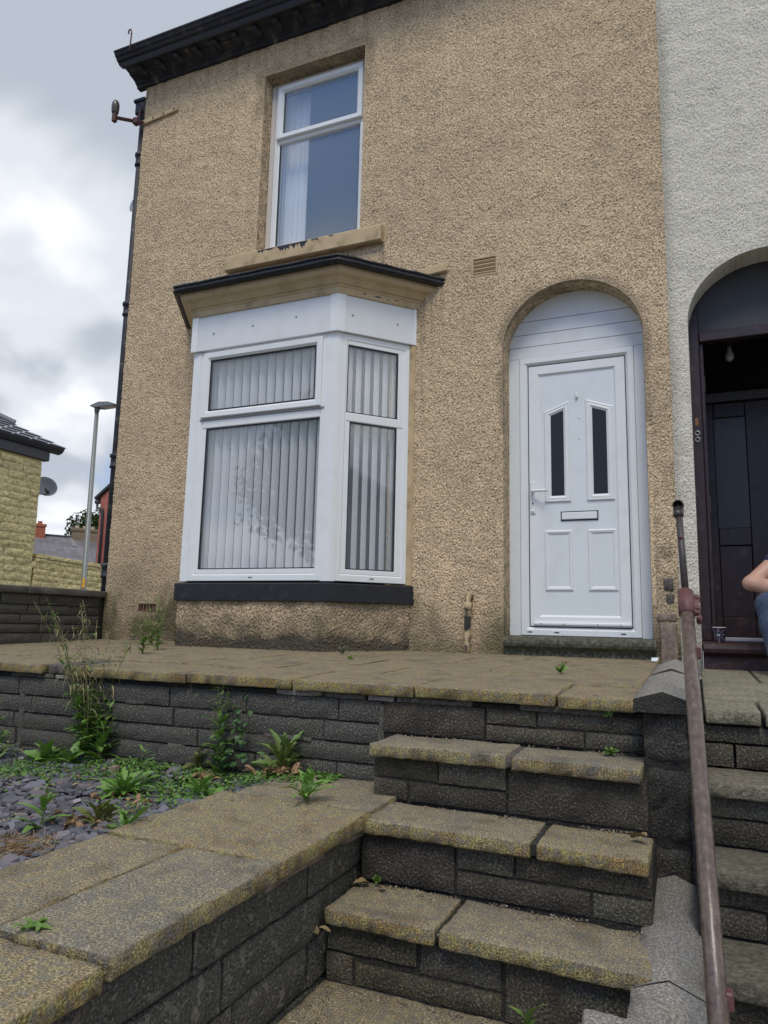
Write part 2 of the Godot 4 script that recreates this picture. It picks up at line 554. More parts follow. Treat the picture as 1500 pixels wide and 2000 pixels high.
	M.maroon = grain(mat("maroon_gloss_paint", Color.WHITE, 0.36), noise_tex(SM, 0.015, 5, [[0.0, 0.018, 0.009, 0.010], [0.7, 0.032, 0.016, 0.018], [1.0, 0.09, 0.065, 0.063]], 512, 27), 0.9, coarse, 0.06)
	M.maroon_step = grain(mat("maroon_step_paint", Color.WHITE, 0.5), noise_tex(SM, 0.02, 5, [[0.0, 0.018, 0.011, 0.011], [0.6, 0.045, 0.02, 0.02], [0.85, 0.075, 0.045, 0.042], [1.0, 0.16, 0.13, 0.12]], 512, 28), 0.7, grit, 0.25)
	M.fan_board = mat("blue_grey_board", lin(0.05, 0.053, 0.06), 0.6)
	M.rail = grain(mat("brown_rail_paint", Color.WHITE, 0.3), noise_tex(SM, 0.02, 5, [[0.0, 0.05, 0.034, 0.030], [0.5, 0.115, 0.085, 0.066], [0.66, 0.145, 0.106, 0.084], [0.72, 0.22, 0.18, 0.155], [0.80, 0.16, 0.115, 0.09], [0.86, 0.06, 0.03, 0.025], [1.0, 0.30, 0.27, 0.26]], 512, 29, 0.65), 0.35, coarse, 0.12)
	M.clamp = grain(mat("red_oxide_paint", Color.WHITE, 0.5), noise_tex(SM, 0.03, 4, [[0.0, 0.08, 0.03, 0.028], [1.0, 0.20, 0.085, 0.08]], 256, 30), 0.3, coarse, 0.1)
	M.thin_rail = grain(mat("dark_rail_paint", Color.WHITE, 0.45), noise_tex(SM, 0.03, 4, [[0.0, 0.025, 0.02, 0.02], [1.0, 0.075, 0.06, 0.058]], 256, 31), 0.3, coarse, 0.1)
	M.rust = grain(mat("rusty_iron", Color.WHITE, 0.75), noise_tex(SM, 0.04, 4, [[0.0, 0.05, 0.025, 0.022], [1.0, 0.16, 0.085, 0.075]], 256, 32), 0.3, coarse, 0.15)
	M.ceramic = mat("glazed_ceramic", lin(0.09, 0.085, 0.075), 0.3)
	M.metal = mat("dull_steel", lin(0.4, 0.4, 0.41), 0.35, 0.8)
	M.black = mat("black_plastic", lin(0.014, 0.014, 0.016), 0.4)
	M.glass = mat("window_glass", Color(0.85, 0.92, 0.95, 0.05), 0.0)
	M.glass.transparency = BaseMaterial3D.TRANSPARENCY_ALPHA
	M.glass.metallic_specular = 0.5
	M.dark_glass = mat("obscured_dark_glass", lin(0.012, 0.012, 0.014), 0.16)
	M.dark_glass.heightmap_enabled = true
	M.dark_glass.heightmap_texture = coarse
	M.dark_glass.heightmap_scale = 0.06
	M.dark_glass.uv1_triplanar = true
	M.dark_glass.uv1_world_triplanar = true
	M.dark_glass.uv1_scale = Vector3.ONE / 0.1
	M.blind = mat("blind_fabric", lin(0.88, 0.89, 0.91), 0.85)
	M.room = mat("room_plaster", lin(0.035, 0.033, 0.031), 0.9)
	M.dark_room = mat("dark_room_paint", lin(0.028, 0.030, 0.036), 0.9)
	M.timber = mat("grey_timber", lin(0.12, 0.12, 0.13), 0.6)
	# ground and background
	M.slate = mat("slate_chips", Color.WHITE, 0.42)
	M.slate.vertex_color_use_as_albedo = true
	M.soil = grain(mat("soil", Color.WHITE, 0.95), noise_tex(SM, 0.05, 5, [[0.0, 0.02, 0.018, 0.015], [1.0, 0.11, 0.095, 0.075]], 512, 33), 0.5, grit, 0.6)
	M.crumbs = mat("grit_crumbs", Color.WHITE, 0.95)
	M.crumbs.vertex_color_use_as_albedo = true
	M.asphalt = grain(mat("asphalt", Color.WHITE, 0.9), noise_tex(SM, 0.08, 4, [[0.0, 0.03, 0.03, 0.03], [1.0, 0.09, 0.09, 0.088]], 512, 34), 0.8, grit, 0.3)
	M.paving = grain(mat("pavement", Color.WHITE, 0.9), noise_tex(SM, 0.05, 4, [[0.0, 0.16, 0.155, 0.145], [1.0, 0.27, 0.26, 0.245]], 512, 35), 0.9, grit, 0.2)
	M.yellow = grain(mat("yellow_stone_paint", Color.WHITE, 0.85), noise_tex(SM, 0.02, 5, [[0.0, 0.33, 0.27, 0.13], [0.35, 0.52, 0.44, 0.22], [0.55, 0.66, 0.57, 0.30], [1.0, 0.76, 0.68, 0.40]], 512, 36, 0.7), 1.5, coarse, 3.0)
	M.yellow.vertex_color_use_as_albedo = true
	M.yellow_joint = mat("yellow_joint", lin(0.42, 0.34, 0.145), 0.9)
	M.roof = mat("roof_slate", Color.WHITE, 0.6)
	M.roof.vertex_color_use_as_albedo = true
	M.gutter = mat("slate_grey_paint", lin(0.03, 0.032, 0.042), 0.45)
	M.red_render = grain(mat("red_render", Color.WHITE, 0.9), noise_tex(SM, 0.02, 4, [[0.0, 0.32, 0.10, 0.075], [1.0, 0.44, 0.16, 0.12]], 256, 37), 3.0, coarse, 0.5)
	M.red_brick = mat("red_chimney_brick", lin(0.36, 0.12, 0.07), 0.9)
	M.buff_brick = mat("buff_chimney_stone", lin(0.22, 0.17, 0.11), 0.9)
	M.mid_stone = mat("grey_buff_stone", lin(0.25, 0.21, 0.16), 0.9)
	M.pot = mat("pale_clay", lin(0.5, 0.42, 0.3), 0.9)
	M.galv = grain(mat("galvanised_steel", Color.WHITE, 0.5, 0.3), noise_tex(SM, 0.03, 3, [[0.0, 0.17, 0.185, 0.18], [1.0, 0.25, 0.265, 0.255]], 256, 38), 0.8)
	M.sticker = mat("amber_sticker", lin(0.8, 0.42, 0.03), 0.6)
	M.lens = mat("lamp_lens", lin(0.55, 0.58, 0.62), 0.2)
	M.dish = mat("grey_dish", lin(0.24, 0.26, 0.29), 0.5)
	M.bark = mat("bark", lin(0.06, 0.05, 0.04), 0.95)
	M.leaf = mat("leaf", Color.WHITE, 0.5)
	M.leaf.vertex_color_use_as_albedo = true
	M.leaf.backlight_enabled = true
	M.leaf.backlight = lin(0.35, 0.4, 0.12)
	M.dry = mat("dry_leaf", Color.WHITE, 0.8)
	M.dry.vertex_color_use_as_albedo = true
	# person
	M.skin = mat("skin", lin(0.50, 0.29, 0.205), 0.5)
	M.skin.subsurf_scatter_enabled = true
	M.skin.subsurf_scatter_strength = 0.06
	M.navy = grain(mat("navy_cotton", Color.WHITE, 0.9), noise_tex(SM, 0.04, 3, [[0.0, 0.014, 0.017, 0.045], [1.0, 0.03, 0.036, 0.085]], 256, 39), 0.25, grit, 0.2)
	M.denim = grain(mat("blue_denim", Color.WHITE, 0.9), noise_tex(SM, 0.04, 3, [[0.0, 0.03, 0.045, 0.08], [1.0, 0.075, 0.105, 0.17]], 256, 40), 0.25, grit, 0.2)
	M.boot = mat("tan_boot_leather", lin(0.26, 0.15, 0.06), 0.7)
	M.hair = mat("brown_hair", lin(0.04, 0.027, 0.018), 0.7)

# ---------------------------------------------------------------- sky
func cloud_sky() -> ImageTexture:
	var w := 2048
	var h := 1024
	var f := FastNoiseLite.new()
	f.noise_type = FastNoiseLite.TYPE_SIMPLEX_SMOOTH
	f.frequency = 1.0
	f.fractal_octaves = 6
	f.fractal_gain = 0.5
	f.seed = 21
	var g := FastNoiseLite.new()
	g.noise_type = FastNoiseLite.TYPE_SIMPLEX_SMOOTH
	g.frequency = 1.0
	g.fractal_octaves = 4
	g.seed = 77
	var im := Image.create_empty(w, h, false, Image.FORMAT_RGBF)
	for j in h:
		var el := (0.5 - (j + 0.5) / h) * PI
		if el < -0.02:
			continue
		var y := maxf(sin(el), 0.0)
		var cy := cos(el)
		var k := 1.0 / (y + 0.30)
		for i in w:
			var az := (float(i) + 0.5) / w * TAU
			var d := Vector3(sin(az) * cy, y, -cos(az) * cy)
			var p := Vector3(d.x * k, d.z * k, 0.3 * k)
			var big := g.get_noise_3d(p.x * 0.75 + 4.0, p.y * 0.75, 4.0)
			var n := f.get_noise_3d(p.x * 1.05 + big * 0.4, p.y * 1.05, p.z)
			var lit := smoothstep(-0.22, 0.40, n * 0.8 + 0.75 * big)
			var c := Vector3(0.42, 0.465, 0.535).lerp(Vector3(0.66, 0.70, 0.755), smoothstep(0.0, 0.45, lit)).lerp(Vector3(0.96, 0.97, 0.99), smoothstep(0.45, 1.0, lit))
			# breaks in the cloud, more of them towards the south where it is clearing
			var south := smoothstep(-0.2, 0.9, d.z - 0.25 * d.x)
			var gap := smoothstep(0.14, 0.40, -0.55 * n + 0.6 * g.get_noise_3d(p.x * 0.6 - 17.67, p.y * 0.6 + 14.3, 9.0) + 0.41 * south - 0.12)
			var blue := Vector3(0.13, 0.32, 0.80).lerp(Vector3(0.36, 0.49, 0.70), pow(1.0 - y, 5.0))
			c = c.lerp(blue, gap * 0.9)
			c = c.lerp(Vector3(0.70, 0.73, 0.77), pow(1.0 - y, 10.0) * 0.6)
			im.set_pixel(i, j, Color(c.x, c.y, c.z))
	var low := Color(0.16, 0.155, 0.14)
	im.fill_rect(Rect2i(0, int(h * 0.508), w, h), low)
	return ImageTexture.create_from_image(im)

# ---------------------------------------------------------------- the scene
func _ready() -> void:
	rng.seed = 4711
	var cam := Camera3D.new()
	cam.name = "camera"
	cam.fov = 70.71
	cam.far = 2000.0
	cam.near = 0.05
	cam.position = Vector3(4.977, 0.180, 5.120)
	cam.rotation = Vector3(deg_to_rad(8.884), deg_to_rad(23.364), deg_to_rad(1.329))
	add_child(cam)
	cam.current = true
	var env := Environment.new()
	env.background_mode = Environment.BG_SKY
	var sm := PanoramaSkyMaterial.new()
	sm.panorama = cloud_sky()
	env.sky = Sky.new()
	env.sky.sky_material = sm
	env.background_energy_multiplier = 0.95
	env.tonemap_mode = Environment.TONE_MAPPER_LINEAR
	env.tonemap_exposure = 1.24
	env.sdfgi_enabled = true
	env.ssao_enabled = true
	env.ssil_enabled = true
	var we := WorldEnvironment.new()
	we.environment = env
	we.name = "world"
	add_child(we)
	var sun := DirectionalLight3D.new()
	sun.name = "sun"
	sun.light_energy = 0.46
	sun.light_angular_distance = 20.0
	sun.light_color = Color(1.0, 0.965, 0.91)
	sun.shadow_enabled = true
	sun.rotation = Vector3(deg_to_rad(-57), deg_to_rad(14), 0)
	add_child(sun)

	for n in [n_a, n_b, n_fine]:
		n.noise_type = FastNoiseLite.TYPE_SIMPLEX_SMOOTH
		n.frequency = 1.0
		n.fractal_octaves = 3
	n_b.seed = 5
	n_fine.seed = 8
	n_fine.frequency = 66.0
	n_cell.noise_type = FastNoiseLite.TYPE_CELLULAR
	n_cell.cellular_return_type = FastNoiseLite.RETURN_DISTANCE
	n_cell.cellular_jitter = 1.0
	n_cell.frequency = 74.0
	n_cell.fractal_type = FastNoiseLite.FRACTAL_NONE
	materials()
	grounds()
	house()
	neighbour()
	terrace_and_walls()
	steps_and_divider()
	background()
	person()
	bed()
	plants()
	litter()

# ---------------------------------------------------------------- colours of the render
func fleck(x: float, y: float) -> float:
	return n_fine.get_noise_3d(x * 2.2, y * 2.2, 17.0)

func tan_tint(x: float, y: float, h: float) -> Color:
	var c := Vector3(0.70, 0.545, 0.355)
	var big := n_a.get_noise_3d(x * 0.9, y * 0.9, 2.0)
	var mid := n_b.get_noise_3d(x * 5.0, y * 4.0, 3.0)
	c *= 1.0 + 0.11 * big + 0.09 * mid
	# dirt that has settled over the years, in patches
	var dirt := smoothstep(0.25, 0.9, n_a.get_noise_3d(x * 2.3, y * 1.4, 7.0) + 0.35 * mid) * 0.16
	# damp and algae along the foot of the wall
	var foot := smoothstep(0.60, 0.03, y + 0.40 * n_b.get_noise_3d(x * 2.4, y * 1.5, 5.0))
	if x > 3.0 and x < 3.8: foot *= 0.8
	if x < 1.3: foot = maxf(foot, smoothstep(1.5, 0.0, y + 0.5 * big) * 0.55)
	dirt = maxf(dirt, foot * (0.92 + 0.3 * mid))
	# rain streaks below the sill ends and the roof of the bay
	var st := smoothstep(0.05, 0.45, n_a.get_noise_3d(x * 11.0, y * 0.6, 31.0) + 0.1)
	if y < 2.9: dirt = maxf(dirt, st * smoothstep(0.32, 0.0, absf(x - 3.12)) * smoothstep(1.2, 2.7, y) * 0.45)
	if y < 3.36: dirt = maxf(dirt, st * smoothstep(0.10, 0.0, absf(x - 2.70)) * 0.5)
	# streaks under the eaves and at the head of the window
	dirt = maxf(dirt, smoothstep(5.2, 5.6, y) * smoothstep(0.0, 0.5, n_a.get_noise_3d(x * 9.0, y * 0.8, 3.0) + 0.05) * 0.32)
	var wd := Vector2(maxf(0.0, maxf(1.4 - x, x - 2.53)), maxf(0.0, maxf(4.9 - y, y - 5.3))).length()
	dirt = maxf(dirt, smoothstep(0.10, 0.0, wd + 0.06 * mid) * 0.42)
	# round the arch
	if y > 1.6:
		var e := absf(Vector2((x - 4.215) / 0.50, maxf(0.0, y - 2.26) / 0.465).length() - 1.0)
		dirt = maxf(dirt, smoothstep(0.16, 0.0, e + 0.08 * mid) * 0.5)
	# right of the door and beside the joint
	if x > 4.74: dirt = maxf(dirt, smoothstep(0.1, 0.6, mid + 0.3) * smoothstep(2.6, 0.5, y) * 0.45)
	# every lump has a tone of its own; some are bare and dark
	c *= 1.16 + 0.30 * fleck(x * 1.2, y * 1.2)
	var sp := fleck(x, y)
	if sp < -0.12: dirt = maxf(dirt, 0.25 + 0.65 * smoothstep(-0.12, -0.40, sp))
	var grime := Vector3(0.085, 0.074, 0.05)
	if foot > 0.3 and mid > 0.0: grime = Vector3(0.085, 0.085, 0.035)
	c = c.lerp(grime, clampf(dirt, 0.0, 0.92))
	return Color(c.x, c.y, c.z)

func plinth_tint(x: float, y: float, h: float) -> Color:
	var c := Vector3(0.66, 0.515, 0.335)
	var m := n_b.get_noise_3d(x * 4.0, y * 5.0, 13.0)
	c *= 1.0 + 0.15 * m
	c *= 1.12
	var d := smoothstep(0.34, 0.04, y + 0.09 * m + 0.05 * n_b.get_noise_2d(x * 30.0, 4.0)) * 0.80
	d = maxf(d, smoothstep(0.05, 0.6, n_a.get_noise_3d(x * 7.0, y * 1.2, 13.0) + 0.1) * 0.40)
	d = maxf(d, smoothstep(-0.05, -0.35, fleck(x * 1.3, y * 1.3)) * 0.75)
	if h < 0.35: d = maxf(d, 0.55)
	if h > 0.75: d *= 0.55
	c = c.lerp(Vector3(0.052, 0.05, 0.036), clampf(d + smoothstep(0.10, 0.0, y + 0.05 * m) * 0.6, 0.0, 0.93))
	return Color(c.x, c.y, c.z)

func cream_tint(x: float, y: float, h: float) -> Color:
	var c := Vector3(0.78, 0.745, 0.635)
	var m := n_b.get_noise_3d(x * 4.0, y * 3.0, 23.0)
	c *= 1.0 + 0.07 * m
	var d := 0.0
	c *= 1.0 + 0.12 * fleck(x * 1.7, y * 1.7)
	if fleck(x + 9.0, y) < -0.36: d = 0.3
	d = maxf(d, smoothstep(0.7, 0.0, y + 0.3 * m) * 0.45)
	d = maxf(d, smoothstep(4.97, 4.88, x + 0.03 * m) * 0.4)
	c = c.lerp(Vector3(0.17, 0.16, 0.105), d)
	return Color(c.x, c.y, c.z)

func reveal_tint(x: float, y: float, z: float) -> Color:
	var c := tan_tint(x + z * 2.3, y + z * 1.1, 0.6)
	var m := n_b.get_noise_3d(x * 9.0, y * 9.0, z * 9.0)
	var k := clampf(0.35 + 0.5 * m, 0.0, 0.8)
	return Color(lerpf(c.r, 0.08, k * 0.6), lerpf(c.g, 0.065, k * 0.6), lerpf(c.b, 0.04, k * 0.6))

# ---------------------------------------------------------------- the ground
func grounds() -> void:
	var sheet := func(called: String, lo: Vector2, hi: Vector2, y: float, m: Material) -> void:
		var st := st_new()
		quad(st, Vector3(lo.x, y, hi.y), Vector3(hi.x, y, hi.y), Vector3(hi.x, y, lo.y), Vector3(lo.x, y, lo.y))
		tag(part(called, done(st), m), "", "", "", "structure")
	sheet.call("ground", Vector2(-900, -900), Vector2(900, 900), -1.42, M.paving)
	sheet.call("side_road", Vector2(-9.6, -60), Vector2(-3.2, 60), -1.416, M.asphalt)
	sheet.call("main_road", Vector2(-60, 7.6), Vector2(60, 14.5), -1.412, M.asphalt)

# ---------------------------------------------------------------- the tan house
const DOOR := {"cx": 4.215, "a": 0.5, "y0": -0.1, "ys": 2.26, "b": 0.465}

func house() -> void:
	var H := thing("house", "end-of-terrace house in tan roughcast with white arched door and bay window", "house")
	var win := hole_rect(1.447, 2.482, 3.40, 5.262)
	var bay := hole_rect(1.04, 2.79, 0.42, 2.74)
	var arch := hole_arch(DOOR.cx, DOOR.a, DOOR.y0, DOOR.ys, DOOR.b)
	var vent := hole_rect(3.464, 3.676, 2.876, 3.040)
	var low := hole_rect(0.40, 0.60, 0.245, 0.318)
	part("front_wall", roughcast(0.0, 4.882, -0.06, 5.62, 0.006, [win, bay, arch, vent, low], 0.0118, tan_tint), M.render, H)
	# openings
	part("window_reveal", reveal(line_pts(Vector2(1.447, 3.40), Vector2(1.447, 5.262)) + line_pts(Vector2(1.459, 5.262), Vector2(2.47, 5.262)) + line_pts(Vector2(2.482, 5.262), Vector2(2.482, 3.40)), 0.004, -0.19, 0.008, reveal_tint), M.render, H)
	part("door_reveal", reveal(arch_pts(arch, -0.06), 0.004, -0.25, 0.009, reveal_tint), M.render, H)
	# the rest of the shell: gable, back, inner leaf, roof
	var st := st_new()
	cbox(st, Vector3(0.003, -1.4, -8.0), Vector3(0.25, 5.6, -0.012), 0.01)
	part("gable_wall", done(st), mat("gable_render", lin(0.5, 0.38, 0.22), 0.9), H)
	part("back_wall", box_mesh(Vector3(0.25, -1.4, -8.0), Vector3(4.87, 5.6, -7.75)), mat("back_render", lin(0.5, 0.38, 0.22), 0.9), H)
	rooms(H)
	roof_and_eaves(H)
	upper_window(H)
	bay_window(H)
	front_door(H)
	vents(H)
	downpipe(H)
	wall_bits(H)

func room_shell(called: String, lo: Vector3, hi: Vector3, m: Material, parent: Node) -> void:
	# walls, floor and ceiling with thickness, open towards +z
	var st := st_new()
	var t := 0.06
	cbox(st, Vector3(lo.x - t, lo.y - t, lo.z - t), Vector3(hi.x + t, hi.y + t, lo.z), 0.002)
	cbox(st, Vector3(lo.x - t, lo.y, lo.z), Vector3(lo.x, hi.y, hi.z), 0.002)
	cbox(st, Vector3(hi.x, lo.y, lo.z), Vector3(hi.x + t, hi.y, hi.z), 0.002)
	cbox(st, Vector3(lo.x - t, lo.y - t, lo.z), Vector3(hi.x + t, lo.y, hi.z), 0.002)
	cbox(st, Vector3(lo.x - t, hi.y, lo.z), Vector3(hi.x + t, hi.y + t, hi.z), 0.002)
	part(called, done(st), m, parent)

func rooms(H: Node3D) -> void:
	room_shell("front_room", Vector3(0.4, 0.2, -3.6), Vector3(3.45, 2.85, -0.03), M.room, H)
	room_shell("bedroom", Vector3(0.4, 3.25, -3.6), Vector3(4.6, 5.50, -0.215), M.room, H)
	var st := st_new()
	# inner leaf round the bedroom window
	cbox(st, Vector3(0.34, 3.2, -0.21), Vector3(1.44, 5.55, -0.05), 0.003)
	cbox(st, Vector3(2.50, 3.2, -0.21), Vector3(4.66, 5.55, -0.05), 0.003)
	cbox(st, Vector3(1.44, 5.30, -0.21), Vector3(2.50, 5.55, -0.05), 0.003)
	cbox(st, Vector3(1.44, 3.2, -0.21), Vector3(2.50, 3.39, -0.05), 0.003)
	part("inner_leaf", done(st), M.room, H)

func roof_and_eaves(H: Node3D) -> void:
	var plan := [Vector2(-0.10, 0.0), Vector2(4.9, 0.0)]
	var st := st_new()
	# moulded cornice, from the wall out to the gutter
	sweep(st, [Vector2(-0.02, 5.575), Vector2(0.035, 5.575), Vector2(0.042, 5.600), Vector2(0.06, 5.608), Vector2(0.075, 5.625), Vector2(0.115, 5.637), Vector2(0.15, 5.640), Vector2(0.158, 5.655), Vector2(0.20, 5.660),
		Vector2(0.222, 5.672), Vector2(0.222, 5.79), Vector2(-0.02, 5.79)], plan)
	part("cornice", done(st), M.cornice, H)
	st = st_new()
	sweep(st, [Vector2(0.224, 5.676), Vector2(0.262, 5.680), Vector2(0.272, 5.694), Vector2(0.292, 5.700), Vector2(0.305, 5.722), Vector2(0.322, 5.732), Vector2(0.335, 5.760), Vector2(0.345, 5.762), Vector2(0.345, 5.776),
		Vector2(0.330, 5.778), Vector2(0.318, 5.745), Vector2(0.295, 5.725), Vector2(0.25, 5.70), Vector2(0.236, 5.78), Vector2(0.224, 5.78)], [Vector2(-0.14, 0.0), Vector2(4.9, 0.0)])
	part("gutter", done(st), M.cornice, H)
	for i in 22:
		var x := 0.04 + i * 0.225
		part("bracket", box_mesh(Vector3(x, 5.61, 0.06), Vector3(x + 0.055, 5.652, 0.21), 0.008), M.cornice, H)
	# slates above, out of sight from below
	st = st_new()
	cbox(st, Vector3(-0.12, -0.03, -5.2), Vector3(4.9, 0.03, 0.25), 0.01, Transform3D(Basis(Vector3.RIGHT, deg_to_rad(32)), Vector3(0, 5.80, 0.05)))
	part("roof", done(st), M.gutter, H)
	# curled iron bracket above the gutter, and its strap
	part("gutter_hook", tube_mesh([Vector3(0.08, 5.70, 0.352), Vector3(0.08, 5.80, 0.350), Vector3(0.078, 5.90, 0.345), Vector3(0.066, 5.945, 0.345), Vector3(0.045, 5.95, 0.345), Vector3(0.033, 5.925, 0.345), Vector3(0.046, 5.905, 0.345)], [0.007], 8), M.rust, H)

func upper_window(H: Node3D) -> void:
	var W := Node3D.new()
	named(W, "upper_window", H)
	var z0 := -0.185
	var z1 := -0.125
	var x0 := 1.500
	var x1 := 2.440
	var y0 := 3.455
	var y1 := 5.215
	# pale trim that closes the gap to the reveal
	var st := st_new()
	cbox(st, Vector3(1.452, y0, -0.18), Vector3(1.4985, 5.24, -0.118), 0.004)
	cbox(st, Vector3(2.4415, y0, -0.18), Vector3(2.48, 5.24, -0.135), 0.004)
	cbox(st, Vector3(1.452, 5.217, -0.18), Vector3(2.48, 5.258, -0.13), 0.004)
	part("trim", done(st), M.seal, W)
	st = st_new()
	frame(st, rect(x0, x1, y0, y1), upvc(0.058, z0, z1))
	cbox(st, Vector3(x0 + 0.045, 4.615, z0 + 0.004), Vector3(x1 - 0.045, 4.675, z1 - 0.002), 0.01)
	part("frame", done(st), M.white, W)
	st = st_new()
	frame(st, rect(x0 + 0.030, x1 - 0.022, 4.655, y1 - 0.012), [Vector2(0, z1 - 0.01), Vector2(0, z1 + 0.022), Vector2(0.006, z1 + 0.028), Vector2(0.042, z1 + 0.026), Vector2(0.06, z1 + 0.008), Vector2(0.06, z1 - 0.02)])
	part("opening_light", done(st), M.white, W)
	for p in [[1.585, 2.365, 4.715, 5.150, z1 + 0.004], [1.553, 2.387, 3.50, 4.622, z1 - 0.012]]:
		st = st_new()
		frame(st, rect(p[0] - 0.006, p[1] + 0.006, p[2] - 0.006, p[3] + 0.006), [Vector2(0, p[4] - 0.03), Vector2(0, p[4] + 0.0005), Vector2(0.011, p[4] + 0.0005), Vector2(0.011, p[4] - 0.03)])
		part("gasket", done(st), M.gasket, W)
		pane(W, rect(p[0], p[1], p[2], p[3]), p[4] - 0.008)
	# stone sill, painted, black where the paint has peeled
	st = st_new()
	sweep(st, [Vector2(-0.16, 3.335), Vector2(0.062, 3.325), Vector2(0.070, 3.333), Vector2(0.070, 3.452), Vector2(0.060, 3.464), Vector2(-0.16, 3.490)], [Vector2(1.158, 0.0), Vector2(2.708, 0.0)])
	part("sill", done(st), M.tan_paint, W)
	# bare black patches along the top arris where the paint has gone
	for q in [[1.50, 1.69, 0.026], [1.70, 2.02, 0.064], [2.05, 2.12, 0.020], [2.22, 2.27, 0.014]]:
		var pl := []
		var nn := int((q[1] - q[0]) / 0.008)
		for i in nn + 1:
			var x := lerpf(q[0], q[1], float(i) / nn)
			pl.append(Vector2(x, 3.4535 - q[2] * clampf(0.5 + 0.8 * n_b.get_noise_2d(x * 22.0, 3.0) + 0.6 * n_b.get_noise_2d(x * 70.0, 9.0), 0.12, 1.1) * minf(1.0, 4.0 * sin(PI * i / nn))))
		pl.append(Vector2(q[1], 3.454))
		pl.append(Vector2(q[0], 3.454))
		st = st_new()
		plate(st, pl, 0.060, 0.0712)
		part("peeled_patch", done(st), M.black_paint, W)
	# inside: pale curtain drawn to the left
	var cur := Node3D.new()
	cur.position = Vector3(0, 0, -0.30)
	named(cur, "bedroom_curtain")
	tag(cur, "white net curtain drawn to the left inside the upper window", "curtain")
	for k in 2:
		st = st_new(true)
		var xa: float = [1.47, 2.435][k]
		var ww: float = [0.30, 0.05][k]
		var n := 48
		for i in n:
			var a := Vector3(xa + ww * i / n, 3.42, 0.018 * sin(i * 1.25) + 0.008 * sin(i * 0.53))
			var b := Vector3(xa + ww * (i + 1) / n, 3.42, 0.018 * sin((i + 1) * 1.25) + 0.008 * sin((i + 1) * 0.53))
			quad(st, a, b, b + Vector3(0, 1.82, 0), a + Vector3(0, 1.82, 0))
		part("drape", done(st), M.blind, cur)

func pane(parent: Node, pts: Array, z: float, xf := Transform3D()) -> void:
	# sealed double glazing: two sheets, each with two faces
	var st := st_new()
	plate(st, pts, z - 0.004, z, xf)
	plate(st, pts, z - 0.024, z - 0.020, xf)
	part("pane", done(st), M.glass, parent)

